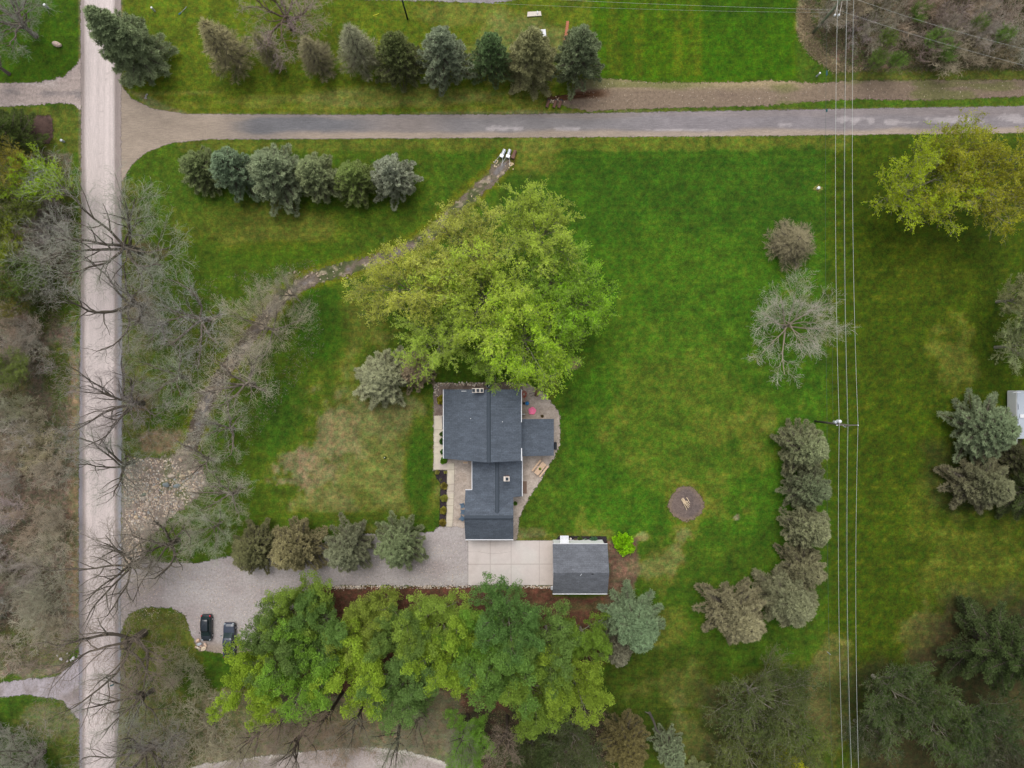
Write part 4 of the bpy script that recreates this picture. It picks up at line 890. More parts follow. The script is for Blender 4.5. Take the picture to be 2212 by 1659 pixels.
# main block
hb(MB().slab([(x0,ys,zl),(x1,ys,zb),(x1,yn,zb),(x0,yn,zl)], .16), 'roof', M['shingle'])
hb(MB().slab([(x1,ys-.02,zb+.02),(x2,ys-.02,zr),(x2,yn+.02,zr),(x1,yn+.02,zb+.02)], .16), 'roof', M['shingle'])
hb(MB().slab([(x2,ys-.02,zr),(x3,ys-.02,ze),(x3,yn+.02,ze),(x2,yn+.02,zr)], .16), 'roof', M['shingle'])
def ridge(a, b, wd, pitch_drop, name='ridge_cap', par=None):
    """raised ridge vent strip with a dark strip on each side for the gap shadow, from a to b"""
    a, b = Vector(a), Vector(b); d = (b-a).normalized(); s = Vector((-d.y, d.x, 0)); mb = MB()
    for sg in (-1, 1):
        q = [a+Vector((0,0,.07)), b+Vector((0,0,.07)), b+s*sg*wd+Vector((0,0,.07-pitch_drop)), a+s*sg*wd+Vector((0,0,.07-pitch_drop))]
        if sg > 0: q = q
        else: q = q[::-1]
        mb.slab([tuple(p) for p in q], .05)
    hb(mb, name, M['ridge'])
    e_ = MB()  # dark strips drawn as the shadow in the gap beside the cap
    for sg in (-1, 1): e_.slab([tuple(p+Vector((0, 0, .012))) for p in ([a+s*sg*(wd-.0)+Vector((0,0,.07-pitch_drop)), b+s*sg*(wd-.0)+Vector((0,0,.07-pitch_drop)), b+s*sg*(wd+.08)+Vector((0,0,.05-pitch_drop-.04)), a+s*sg*(wd+.08)+Vector((0,0,.05-pitch_drop-.04))][::(1 if sg > 0 else -1)])], .03)
    hb(e_, 'ridge_gap_shade', M['flue'])
ridge((x2, ys-.03, zr), (x2, yn+.03, zr), .24, .13)
IN = .28
def wall_poly(mb, pts, thick, axis):
    """vertical wall from polygon pts; axis 'y' -> polygon in xz pushed along y"""
    n = len(pts)
    if axis[0] == 'y': a, b = axis[1], axis[1]+thick; vs = [(p[0], a, p[1]) for p in pts]+[(p[0], b, p[1]) for p in pts]
    else: a, b = axis[1], axis[1]+thick; vs = [(a, p[0], p[1]) for p in pts]+[(b, p[0], p[1]) for p in pts]
    mb.add(vs, [tuple(range(n)), tuple(range(2*n-1, n-1, -1))]+[(i, i+n, (i+1) % n+n, (i+1) % n) for i in range(n)])
wl_ = MB(); sec = [(x0+IN,0),(x3-IN,0),(x3-IN,ze-.1),(x2,zr-.2),(x1,zb-.2),(x0+IN,zl-.12)]
wall_poly(wl_, sec, .2, ('y', ys+.25)); wall_poly(wl_, sec, .2, ('y', yn-.45))
wl_.box(x0+IN, x0+IN+.2, ys+.45, yn-.45, 0, zl-.1); wl_.box(x3-IN-.2, x3-IN, ys+.45, yn-.45, 0, ze-.12)
hb(wl_, 'wall', M['siding'])
hb(MB().box(x0-.13, x0-.005, ys, yn, zl-.16, zl-.01), 'gutter', M['white'])
ywn, yws = yw(905.1, 3.4), yw(985, 3.4); xe = xw(1196.4, 2.9)
hb(MB().box(x3+.005, x3+.12, yw(912, ze), yn, ze-.16, ze-.01), 'gutter', M['white'])
hb(MB().box(x3+.005, x3+.15, ys, yw(968, ze), ze-.16, ze-.01), 'gutter', M['white'])
for (w0, w1) in ((912, 968),): hb(MB().box(x3+.005, x3+.10, yw(w1, ze), yw(w0, ze), ze-.16, ze-.01), 'gutter', M['ridge'])
# low east wing
hb(MB().slab([(x3-IN,yws,3.9),(xe,yws,2.9),(xe,ywn,2.9),(x3-IN,ywn,3.9)], .15), 'roof', M['shingle'])
we = MB()
secw = [(x3-IN+.01,0),(xe-.3,0),(xe-.3,2.8),(x3-IN+.01,3.7)]
wall_poly(we, secw, .18, ('y', yws+.3)); wall_poly(we, secw, .18, ('y', ywn-.48)); we.box(xe-.48, xe-.3, yws+.48, ywn-.48, 0, 2.78)
hb(we, 'wall', M['siding'])
# middle block
zs, zsr = 2.8, 5.4
ax0, ax1, axr = xw(1020.2, zs), xw(1127.6, zs), xw(1074, zsr)
gN, gS, gR = yw(1058.7, zs), yw(1165, zs), yw(1118.2, 5.9); zg = 5.9
aS = yw(1072.2, zs)
yA = ys+.3
tS = (zsr-zs)/(zg-zs); yMeet = gN+(gR-gN)*tS
hb(MB().slab([(ax0,gN-.02,zs),(axr,yMeet-.6,zsr),(axr,yA,zsr),(ax0,yA,zs)], .15), 'roof', M['shingle'])
zq = zs+(zsr-zs)*(ax1-xw(1108.9, zs))/(ax1-axr)
hb(MB().slab([(axr,yMeet-.6,zsr),(xw(1108.9, zs),aS,zq),(ax1,aS,zs),(ax1,yA,zs),(axr,yA,zsr)], .15), 'roof', M['shingle'])
ridge((axr, yMeet-.4, zsr), (axr, yA-.05, zsr), .24, .12)
hb(MB().box(ax0-.12, ax0-.005, gN+.02, yA, zs-.15, zs-.01), 'gutter', M['white'])
hb(MB().box(ax1+.005, ax1+.12, aS, yA, zs-.15, zs-.01), 'gutter', M['white'])
wm = MB(); wm.box(ax0+.3, ax0+.5, gN-.3, yA-.1, 0, zs-.05); wm.box(ax1-.5, ax1-.3, aS+.3, yA-.1, 0, zs-.05); wm.box(xw(1109, zs)-.3, ax1-.5, aS+.3, aS+.5, 0, zs-.05)
hb(wm, 'wall', M['siding'])
# garage block with its ridge running east-west
gx0, gx1 = xw(1005.3, zs), xw(1108.9, zs)
hb(MB().slab([(gx0,gR,zg),(gx1,gR,zg),(gx1,gN,zs),(gx0,gN,zs)], .16), 'roof', M['shingle'])
hb(MB().slab([(gx0,gS,zs),(gx1,gS,zs),(gx1,gR,zg),(gx0,gR,zg)], .16), 'roof', M['shingle'])
ridge((gx0+.02, gR, zg), (gx1-.02, gR, zg), .24, .12)
hb(MB().box(gx0, gx1, gS-.16, gS-.005, zs-.17, zs-.01), 'gutter', M['white'])
hb(MB().box(gx0, ax0-.12, gN+.005, gN+.11, zs-.16, zs-.01), 'gutter', M['white'])
wg = MB(); sg_ = [(gN-.3,0),(gN-.3,zs-.08),(gR,zg-.2),(gS+.3,zs-.08),(gS+.3,0)]
wall_poly(wg, sg_, .2, ('x', gx0+.3)); wall_poly(wg, sg_, .2, ('x', gx1-.5)); wg.box(gx0+.5, gx1-.5, gS+.3, gS+.5, 0, zs-.1)
hb(wg, 'wall', M['siding'])
for cxp in (1031, 1083):
    gd = hb(MB().box(xw(cxp)-1.35, xw(cxp)+1.35, gS+.24, gS+.30-.002, 0, 2.2), 'garage_door', M['white'])
# windows and doors on the walls
def window(xa, xb, ya, yb, za, zb_, par=house):
    if abs(xb-xa) > abs(yb-ya): f = MB().box(xa-.08, xb+.08, ya-.02, yb+.02, za-.08, zb_+.08); gl = MB().box(xa, xb, ya-.03, yb+.03, za, zb_)
    else: f = MB().box(xa-.02, xb+.02, ya-.08, yb+.08, za-.08, zb_+.08); gl = MB().box(xa-.03, xb+.03, ya, yb, za, zb_)
    fo = hb(f, 'window', M['white']); g2_ = gl; g2_.v = [(x-HX, y-HY, z) for (x, y, z) in g2_.v]; g2_.build('pane', M['glass'], fo)
for yy in (-3.2, -6, -10.6): window(x0+IN-.03, x0+IN+.01, yy-.6, yy+.6, 1.0, 2.1)
for yy in (-2.6, -4.4): window(x3-IN-.01, x3-IN+.03, yy-.6, yy+.6, 3.8, 5.0)
for yy in (-2.6, -4.6): window(x3-IN-.01, x3-IN+.03, yy-.6, yy+.6, 1.0, 2.2)
for xx in (x1+1.2, x2+1.6): window(xx-.6, xx+.6, yn-.27, yn-.24, 4.6, 5.8)
hb(MB().box(x0+IN-.04, x0+IN-.002, -8.6, -7.6, 0, 2.1), 'door', M['boards'])
dr = hb(MB().box(xw(1126.5,1)+.0, xw(1134.5,1), yw(894.2), yw(893.6), .1, 2.1), 'open_door', M['white'])
# chimneys
def chimney(px, py, zt, lx, ly, zlow, flues):
    x, y, _ = Wp(px, py, zt)
    c = hb(MB().box(x-lx/2+.1, x+lx/2-.1, y-ly/2+.1, y+ly/2-.1, zlow, zt-.12), 'chimney', M['brick'])
    def sub(mb, nm, mt): mb.v = [(a-HX, b-HY, z) for (a, b, z) in mb.v]; return mb.build(nm, mt, c)
    sub(MB().box(x-lx/2, x+lx/2, y-ly/2, y+ly/2, zt-.12, zt), 'cap', M['cap'])
    for fx_, fw, fd in flues: sub(MB().box(x+fx_-fw/2, x+fx_+fw/2, y-fd/2, y+fd/2, zt+.002, zt+.12), 'flue', M['flue'])
chimney(1032.1, 843.4, 8.9, 1.85, .72, 0, [(-.66, .46, .52), (.02, .46, .5), (.64, .38, .5)])
chimney(1094.2, 1034.5, 6.3, 1.0, .78, 3.6, [(.08, .46, .48)])
for (px, py, z) in ((1016.9, 903.9, 7.0), (1085.3, 911.0, 7.8)): hb(MB().lathe([(.06,0),(.06,.45)], Wp(px, py, z), 8), 'vent_pipe', M['white'])
# ---------------------------------------------------------------- the shed
shed = empty('shed', (xw(1255, 3), yw(1225, 3), 0), 0, 'white shed with a dark grey gable roof at the east end of the concrete pad', 'shed')
SX, SY = shed.location.x, shed.location.y
def sb(mb, name, mat, **k):
    mb.v = [(x-SX, y-SY, z) for (x, y, z) in mb.v]; return mb.build(name, mat, shed, **k)
s0, s1 = xw(1193.8, 3), xw(1312.2, 3); tN, tS_, tR = yw(1175.2, 3), yw(1282.2, 3), yw(1237.4, 5.2)
sb(MB().slab([(s0,tR,5.2),(s1,tR,5.2),(s1,tN,3),(s0,tN,3)], .14), 'roof', M['shingle2'])
sb(MB().slab([(s0,tS_,3),(s1,tS_,3),(s1,tR,5.2),(s0,tR,5.2)], .14), 'roof', M['shingle2'])
sb(MB().box(s0, s1, tS_-.14, tS_-.005, 2.84, 2.99), 'gutter', M['white']); sb(MB().box(s0, s1, tN+.005, tN+.08, 2.84, 2.98), 'gutter', M['white'])
ws = MB(); sq = [(tN-.12,0),(tN-.12,2.84),(tR,4.95),(tS_+.25,2.9),(tS_+.25,0)]
wall_poly(ws, sq, .18, ('x', s0+.25)); wall_poly(ws, sq, .18, ('x', s1-.65)); ws.box(s0+.2, s1-.5, tN-.12, tN+.06, 0, 2.8); ws.box(s0+.43, s1-.65, tS_+.25, tS_+.43, 0, 2.8)
sb(ws, 'wall', M['siding'])
aw = MB(); a0, a1 = xw(1209.9, 2.4), xw(1228.4, 2.4); ya_, yb_ = tN+.06, yw(1157.3, 2.4)
for i in range(7):
    u0 = a0+(a1-a0)*i/7; aw.slab([(u0+.015,ya_,2.62),(u0+(a1-a0)/7-.015,ya_,2.62),(u0+(a1-a0)/7-.015,yb_,2.35),(u0+.015,yb_,2.35)], .05)
sb(aw, 'awning', M['white'])
sb(MB().box(a0+.3, a0+1.2, tN+.06, tN+.1, 0, 2.05), 'door', M['white'])
sb(MB().box(s0+.2, s0+.25-.002, tR-1.6, tR+1.6, 0, 2.3), 'garage_door', M['white'])
sb(MB().obox(Wp(1280, 1240, 5.1)[:2]+(5.12,), .32, .12, .12, .1), 'roof_vent', M['black'])
sb(MB().obox(Wp(1255, 1241.5, 5.1)[:2]+(5.12,), .4, .08, .06, .9), 'roof_vent', M['steel'])
# ---------------------------------------------------------------- camper at the right edge
cx0, cx1 = xw(2197, 2.9), xw(2197, 2.9)+2.6; cyN, cyS = yw(844, 2.9), yw(948, 2.9)
cmp_ = empty('camper', ((cx0+cx1)/2, (cyN+cyS)/2, 0), 0, 'grey-white camper trailer cut by the right edge of the picture', 'camper'); QX, QY = cmp_.location.x, cmp_.location.y
def cb(mb, nm, mt, par=cmp_, **k): mb.v = [(x-QX, y-QY, z) for (x, y, z) in mb.v]; return mb.build(nm, mt, par, **k)
cb(MB().box(cx0, cx1, cyS, cyN, .5, 2.8), 'body', M['siding'], bevel=.1)
cb(MB().box(cx0+.03, cx1-.03, cyS+.03, cyN-.03, 2.805, 2.9), 'roof', M['campr'], bevel=.04)
cb(MB().box(cx0-.75, cx0+.6, cyN-.32, cyN-.22, 2.92, 3.0), 'awning_arm', M['white']); cb(MB().box(cx0+.2, cx0+.28, cyS-1.6, cyS+.05, 2.5, 2.58), 'awning_arm', M['white'])
for yy in (cyN-3.2, cyN-5.6): cb(MB().box(cx0+.15, cx0+.2, yy, yy+.9, 2.905, 2.95), 'roof_rail', M['black'])
cb(MB().box(cx0+.4, cx0+1.1, cyN-4.6, cyN-4.0, 2.905, 3.1), 'roof_vent', M['white'], bevel=.03)
for yy in (cyN-4.4, cyN-5.3):
    wv = MB(); base = Vector((cx0+.12, yy, .36)); wv.tube([base+Vector((-.12,0,0)), base+Vector((.12,0,0))], .36, 18); cb(wv, 'wheel', M['rubber'])
# ---------------------------------------------------------------- vehicles (x forward, then turned)
def loft(rings):
    mb = MB(); n = len(rings[0]); 
    for r_ in rings: mb.v += [tuple(p) for p in r_]
    for i in range(len(rings)-1):
        for k in range(n):
            k2 = (k+1) % n; mb.f.append((i*n+k, i*n+k2, (i+1)*n+k2, (i+1)*n+k))
    mb.f.append(tuple(range(n-1, -1, -1))); mb.f.append(tuple(range((len(rings)-1)*n, len(rings)*n))); return mb
def ring(x, w_, zb_, zt, crown=.03, tuck=.9): # body cross-section
    return [(x,-w_*.92,zb_),(x,-w_,zb_+(zt-zb_)*.45),(x,-w_*.97,zb_+(zt-zb_)*.8),(x,-w_*tuck,zt),(x,-w_*.45,zt+crown),(x,w_*.45,zt+crown),(x,w_*tuck,zt),(x,w_*.97,zb_+(zt-zb_)*.8),(x,w_,zb_+(zt-zb_)*.45),(x,w_*.92,zb_)]
def wheels(root, xs, w_, r_):
    for x in xs:
        for s in (-1, 1):
            wh = MB().tube([(x, s*(w_-.24), r_), (x, s*(w_-.01), r_)], r_, 20).build('wheel', M['rubber'], root)
            MB().tube([(x, s*(w_-.06), r_), (x, s*(w_+.005), r_)], r_*.6, 12).build('rim', M['steel'], wh)
suv = empty('parked_car', G(449.8, 1353)+(0,), R(-90), 'black hatchback-style utility car parked alone on the gravel with red tail lights', 'car')
L2, W2 = 2.32, .93
loft([ring(-L2,W2*.78,.42,.82), ring(-L2+.12,W2*.9,.3,1.0), ring(-L2+.5,W2,.24,1.06), ring(-1.2,W2,.22,1.04), ring(0,W2,.22,1.02), ring(1.0,W2,.22,1.0), ring(1.45,W2*.99,.24,.97,.05), ring(1.9,W2*.93,.28,.88,.05), ring(2.18,W2*.82,.34,.76,.04), ring(L2,W2*.62,.42,.62,.02)]).build('body', M['carpaint'], suv, smooth=True)
def house_ring(x, wb, wt, zb_, zt): return [(x,-wb,zb_),(x,-(wb+wt)/2,(zb_+zt)/2+.06),(x,-wt,zt),(x,wt,zt),(x,(wb+wt)/2,(zb_+zt)/2+.06),(x,wb,zb_)]
loft([house_ring(-L2+.2,.76,.66,.98,1.08), house_ring(-L2+.55,.82,.66,1.0,1.48), house_ring(-.9,.85,.68,1.0,1.58), house_ring(0,.85,.68,1.0,1.58), house_ring(.55,.84,.64,.98,1.46), house_ring(1.3,.78,.66,.94,1.03)]).build('windows', M['cglass'], suv, smooth=False)
loft([[(x,-w_,z-.03),(x,-w_*.6,z+.03),(x,w_*.6,z+.03),(x,w_,z-.03),(x,0,z-.08)] for (x, w_, z) in ((-L2+.5,.62,1.47),(-1.4,.69,1.59),(-.5,.7,1.62),(.1,.69,1.60),(.5,.62,1.50))]).build('roof_panel', M['carpaint'], suv, smooth=True)
for s in (-1, 1):
    MB().obox((-2.12, s*.72, 1.02), .3, .22, .16, s*-.2).build('tail_light', M['redlens'], suv, bevel=.04); MB().obox((2.0, s*.66, .82), .34, .2, .14, s*-.5).build('headlight', M['lens'], suv, bevel=.04)
    MB().obox((.78, s*1.02, 1.06), .16, .2, .13, s*.2).build('wing_mirror', M['black'], suv, bevel=.04)
wheels(suv, (-1.4, 1.42), W2, .34)
trk = empty('pickup_truck', G(499.5, 1378)+(0,), R(90), 'dark pickup truck with towing mirrors half hidden under the green tree belt', 'truck')
T2, TW2 = 2.95, .99
loft([ring(-T2,TW2*.94,.55,1.08,.0,.97), ring(-T2+.1,TW2,.45,1.12,.0,.97), ring(-.9,TW2,.42,1.14,.0,.97), ring(-.85,TW2,.42,1.14,.02,.95), ring(.9,TW2,.42,1.14,.02,.93), ring(1.6,TW2,.44,1.16,.06,.9), ring(2.4,TW2*.98,.46,1.12,.06,.88), ring(2.8,TW2*.92,.5,1.02,.04,.86), ring(T2,TW2*.84,.56,.86,.02,.86)]).build('body', M['truckpaint'], trk, smooth=False)
loft([house_ring(-.85,.86,.76,1.13,1.22), house_ring(-.7,.88,.76,1.13,1.84), house_ring(.1,.88,.76,1.13,1.88), house_ring(.62,.87,.72,1.13,1.78), house_ring(1.35,.84,.76,1.13,1.22)]).build('windows', M['cglass'], trk)
loft([[(x,-w_,z-.03),(x,-w_*.6,z+.03),(x,w_*.6,z+.03),(x,w_,z-.03),(x,0,z-.08)] for (x, w_, z) in ((-.72,.74,1.86),(-.2,.77,1.91),(.3,.75,1.88),(.62,.68,1.8))]).build('roof_panel', M['truckpaint'], trk)
MB().box(-T2+.14, -.95, -.78, .78, 1.145, 1.19).build('bed_cover', M['black'], trk)
for s in (-1, 1):
    MB().tube([(1.0, s*.92, 1.25), (.85, s*1.2, 1.28)], .035, 6).build('mirror_arm', M['black'], trk); MB().obox((.8, s*1.28, 1.32), .14, .24, .3, 0).build('wing_mirror', M['lens'], trk, bevel=.03)
    MB().obox((2.78, s*.72, .98), .2, .32, .16, 0).build('headlight', M['lens'], trk, bevel=.03); MB().obox((-T2+.02, s*.86, 1.0), .08, .14, .26, 0).build('tail_light', M['redlens'], trk)
wheels(trk, (-1.75, 1.9), TW2, .4)
# ---------------------------------------------------------------- garden and yard things
def at(px, py, z=0): return Wp(px, py, z)
def yard(name, px, py, rz, label, cat, group=None): return empty(name, at(px, py), rz, label, cat, group)
t = yard('picnic_table', 1166.6, 1011.2, R(52), 'new wooden picnic table with attached benches on the gravel east of the house', 'picnic table')
m_ = MB(); [m_.box(-1.2, 1.2, -.44+i*.225, -.44+i*.225+.205, .72, .76) for i in range(4)]; m_.build('table_top', M['newwood'], t)
for s in (-1, 1): MB().box(-1.2, 1.2, s*.82-.15, s*.82+.15, .42, .46).build('bench', M['newwood'], t)
m_ = MB(); [m_.obox((x, s*.45, .36), .06, .1, .9, 0, s*.5) for x in (-.85, .85) for s in (-1, 1)]; [m_.box(x-.03, x+.03, -.95, .95, .34, .42) for x in (-.85, .85)]; m_.build('legs', M['newwood'], t)
plant('ball0', 'potted_plant', 1166, 1011.5, 2.6, .3, (126,140,60), 'small potted plant on top of the picnic table', 'plant').location.z = .76
t = yard('sandbox', 1149.6, 887.4, R(10), 'round pink plastic sandbox with a scalloped lid on the gravel', 'sandbox')
mb = MB(); n = 40; prof = [(1.0,0),(1.04,.1),(1.03,.2),(.97,.27)]
for (k, z) in prof:
    for i in range(n):
        a = 2*math.pi*i/n; r_ = .64*k*(1+.06*math.cos(5*a)); mb.v.append((r_*math.cos(a), r_*math.sin(a), z))
for j in range(3):
    for i in range(n): i2 = (i+1) % n; mb.f.append((j*n+i, j*n+i2, (j+1)*n+i2, (j+1)*n+i))
mb.f.append(tuple(range(3*n, 4*n))); mb.build('basin', M['pink'], t, smooth=False)
MB().lathe([(.56,.275),(.53,.34),(.3,.38),(.28,.36),(.12,.37),(.1,.41),(.01,.42)], n=30).build('lid', M['pink'], t, smooth=True)
t = yard('kettle_grill', 1138.6, 871, 0, 'round grill with a blue lid on dark legs beside the red hose', 'grill')
MB().lathe([(.1,.45),(.28,.55),(.33,.72)], n=20).build('bowl', M['black'], t, smooth=True); MB().lathe([(.34,.725),(.32,.82),(.2,.92),(.02,.96)], n=20).build('lid', M['blue'], t, smooth=True)
for a in (0, 2.1, 4.2): MB().tube([(.2*math.cos(a), .2*math.sin(a), .55), (.42*math.cos(a), .42*math.sin(a), 0)], .022, 6).build('leg', M['black'], t)
MB().box(-.75, -.38, -.2, .2, .6, .63).build('side_shelf', M['black'], t)
hp = []
for i in range(90):
    a = i*.35; r_ = .34+.13*math.sin(i*.21)+.04*math.sin(i*1.7); c_ = at(1132, 851.6); hp.append((c_[0]+r_*math.cos(a)*1.05, c_[1]+r_*math.sin(a)*1.3, .04+.002*i))
hp += [(at(1132+math.sin(k*.5)*2, 858+k*1.3)+()) [:2]+(.04,) for k in range(14)]
tag(MB().tube(hp, .03, 6).build('garden_hose', M['hose']), 'coiled red garden hose on the gravel against the east wall', 'hose')
t = yard('barrel_smoker', 1159.8, 846.8, R(79), 'rusty brown barrel smoker lying on a stand at the edge of the gravel yard', 'smoker')
MB().tube([(-.78,0,.8),(.78,0,.8)], .34, 20).build('barrel', M['rust'], t, smooth=True)
m_ = MB(); [m_.tube([(x, s*.3, 0), (x, s*.18, .55)], .025, 6) for x in (-.6, .6) for s in (-1, 1)]; m_.build('stand', M['black'], t)
MB().tube([(.5,.1,1.05),(.5,.1,1.7)], .07, 8).build('stack', M['black'], t); MB().tube([(-.5,.3,.9),(-.95,.9,.06),(-.5,1.2,.06),(-.1,.34,.8)], .025, 6).build('handle_frame', M['black'], t)
t = yard('rain_barrel', 1055.9, 832, 0, 'open dark barrel with white scraps in it against the north roof edge', 'barrel')
m_ = MB(); m_.lathe([(.36,0),(.42,.45),(.44,.8),(.47,.82),(.47,.86),(.41,.86),(.4,.45),(.3,.42)], n=24); m_.build('barrel_shell', M['steel'] if 0 else M['chair'], t, smooth=False)
MB().lathe([(.395,.44),(.395,.5)], n=24).build('water', M['black'], t); MB().obox((.06,-.12,.52), .3, .16, .06, .9).build('scrap', M['porcelain'], t)
for (px, py, rz, lb) in ((998.3,1091.2,.25,'northernmost slate blue garden chair by the west wall'), (999.2,1104.8,-.05,'middle slate blue garden chair by the west wall'), (997.6,1118,-.55,'southernmost slate blue garden chair by the west wall, turned outward')):
    t = yard('garden_chair', px, py, rz, lb, 'chair', 'slate blue chairs along the west wall')
    m_ = MB(); [m_.obox((.02, -.24+i*.12, .36), .56, .1, .03, 0) for i in range(5)]; m_.build('seat', M['chair'], t)
    m_ = MB(); [m_.slab([(.28,-.24+i*.12-.05,.38),(.28,-.24+i*.12+.05,.38),(.5,-.24+i*.12+.05,.98),(.5,-.24+i*.12-.05,.98)][::-1], .03) for i in range(5)]; m_.build('backrest', M['chair'], t)
    for s in (-1, 1):
        MB().box(-.36, .38, s*.34-.05, s*.34+.05, .56, .6).build('armrest', M['chair'], t)
        for x in (-.3, .34): MB().box(x-.04, x+.04, s*.34-.03, s*.34+.03, 0, .558).build('leg', M['chair'], t)
t = yard('box_unit', 1199.3, 962.6, 0, 'black slatted heat pump box against the east wing', 'heat pump')
MB().box(-.24, .24, -.62, .62, 0, .8).build('casing', M['black'], t, bevel=.03); m_ = MB(); [m_.box(-.2, .2, -.55+i*.12, -.5+i*.12, .803, .83) for i in range(10)]; m_.build('grille', M['flue'], t)
t = yard('wooden_step', 1132.8, 1052.6, 0, 'brown board landing against the east wall of the middle block', 'landing'); m_ = MB(); [m_.box(-.42+i*.17, -.42+i*.17+.15, -1.08, 1.08, .1, .14) for i in range(5)]; m_.build('boards', M['boards'], t); MB().box(-.4, .4, -1.0, 1.0, 0, .098).build('base_frame', M['flue'], t)
t = yard('door_step', 1005.4, 999.2, 0, 'small pale stone step in the corner of the west gravel', 'step'); m_ = MB(); m_.box(-.44, .44, -.22, .22, 0, .16); m_.build('slab', M['cap'], t, bevel=.02); MB().box(-.38, .38, -.16, .16, .163, .175).build('mat_top', M['newwood'], t)
t = yard('door_mat', 957, 913, 0, 'long dark mat on the sidewalk under the west eave', 'mat'); MB().box(-.15, .22, -1.15, 1.15, .03, .05).build('weave', M['boards'], t); MB().box(-.12, .19, -1.1, 1.1, .052, .058).build('inner_field', M['flue'], t)
for (pr, px, py, r_, h_, c_, lb) in [('ball0',959.8,1049.3,7.2,.9,(128,122,52),'first olive brown ball shrub from the north in the dark mulch'), ('ball1',959.5,1075.9,7.4,.9,(124,120,52),'second olive brown ball shrub from the north in the dark mulch'), ('ball2',958.1,1102.1,7.4,.9,(118,116,46),'third olive brown ball shrub from the north in the dark mulch'), ('ball0',956.3,1128.7,7.2,.9,(128,116,46),'last olive brown ball shrub at the south end of the dark mulch'),
   ('ball1',944.6,1020.4,4.6,.5,(118,124,62),'small pale shrub in the north-west corner of the dark mulch'), ('ball2',962.4,1020.4,3.4,.4,(122,124,64),'tiny pale shrub beside the sidewalk corner in the dark mulch'), ('ball0',952.5,1036.2,2.6,.4,(120,124,80),'tiny grey-green shrub between the small ones and the ball shrubs'),
   ('ball1',954.6,864,9.5,1.3,(126,126,34),'olive yellow shrub at the north end of the west wall'), ('ball2',956,937,5.5,.9,(74,100,40),'green shrub by the west wall above the middle one'), ('ball0',956.3,953,6.5,.9,(60,90,34),'dark green shrub in the middle of the west wall'), ('ball1',956.3,976,5,.9,(58,90,34),'dark green shrub by the west wall just above the corner one'),
   ('ball2',959,994,7.4,1.0,(84,116,28),'bright green round shrub at the south-west corner of the main block'), ('ball0',1113.5,1087,4,.6,(84,124,44),'small green plant in the gravel by the east wall of the garage'), ('ball1',1171.2,899,3,.4,(84,72,40),'small dark brown plant on the gravel above the east wing'),
   ('ball1',832,988,3.4,.5,(112,124,52),'tiny staked sapling in a worn ring on the west lawn'), ('ball2',1228,1169,4.2,.5,(104,134,50),'small lime plant in the shed bed next to the awning'), ('ball0',1253,1164,5.5,.5,(84,100,44),'low green plant in the middle of the shed bed'), ('ball1',1243,1167,4,.4,(108,92,66),'withered brown plant in the shed bed'),
   ('ball2',1264.5,1166,3.2,.4,(110,128,110),'small grey-green plant in the shed bed right of the low green one'), ('bush0',1281,1167,7.5,1.0,(84,118,84),'blue-green leafy plant at the east end of the shed bed')]:
    plant(pr, 'garden_shrub', px, py, r_, h_, c_, lb, 'shrub', None)
tag(MB().lathe([(.16,0),(.2,.08),(.15,.17),(.03,.2)], at(1232.5, 1163.5), 10).build('flower_tuft', M['pink'] if 0 else M['cap']), 'pale pink round stone ornament in the shed bed', 'ornament')
t = yard('utility_box', 1192.3, 1268.8, 0, 'small white utility box at the south-west corner of the shed', 'box'); MB().box(-.2,.2,-.24,.24,0,.6).build('cabinet', M['siding'], t, bevel=.02); MB().box(-.22,.22,-.26,.26,.603,.64).build('lid', M['steel'], t)
t = yard('pad_bollard', 1096, 1267, 0, 'small dark bollard at the south edge of the concrete pad', 'bollard'); MB().lathe([(.16,0),(.16,.5),(.2,.52),(.2,.6)], n=12).build('post', M['black'], t); MB().lathe([(.13,.605),(.13,.66),(.05,.7)], n=12).build('cap', M['chair'], t)  # small dark object built as a bollard, carries no lamp
# camp fire wood
for i, (dx, dy, a, l, wd) in enumerate([(0,0,-58,2.0,.13),(.18,.12,-55,1.9,.12),(-.25,-.1,-60,1.7,.12),(.1,-.25,-52,1.5,.14),(-.1,.3,-62,1.4,.11),(.45,.05,-50,1.0,.13),(.5,.55,-60,1.1,.1),(.3,-.45,-56,.9,.12),(.05,-.75,-66,1.0,.1),(-.45,.35,-58,.9,.1),(.25,.3,25,.7,.1)]):
    c_ = at(1479.5, 1086.5); o = MB().tube([(-l/2,0,0),(-l*.2,.01,.01),(l/2,0,0)], [wd*.45, wd*.5, wd*.4], 6).build('firewood', M['wood'])
    o.location = (c_[0]+dx, c_[1]+dy, .08+.035*i); o.rotation_euler = (0, R(3*((i % 3)-1)), R(a)); tag(o, 'pale split firewood stick in the loose pile on the fire ring', 'firewood', 'firewood sticks piled on the fire ring')
# lawn odds and ends
def capped_post(px, py, h_, r_, lb, nm='marker_post', c1='white', c2='porcelain', grp=None):
    t = yard(nm, px, py, 0, lb, 'post', grp); MB().lathe([(r_,0),(r_,h_)], n=12).build('post', M[c1], t); MB().lathe([(r_*1.15,h_+.002),(r_*1.15,h_+.06),(r_*.5,h_+.12)], n=12).build('cap', M[c2], t)
capped_post(1764, 165, 1.3, .14, 'white capped marker post on the lawn corner beside the dirt track', c1='steel'); capped_post(334.5, 24, 1.1, .15, 'white capped post on the lawn above the corner spruce', c1='steel')
capped_post(104, 17, 1.0, .2, 'white capped post under the bare tree in the top left corner', c1='steel'); capped_post(1766, 407.5, .5, .22, 'low white well cap in a worn ring on the east lawn', 'well_cap')
capped_post(138, 306, .7, .2, 'grey capped post between the vegetable plot and the gravel road', c1='steel', c2='steel'); capped_post(832.2, 987.5, .8, .07, 'thin white stake at the ringed sapling on the west lawn')
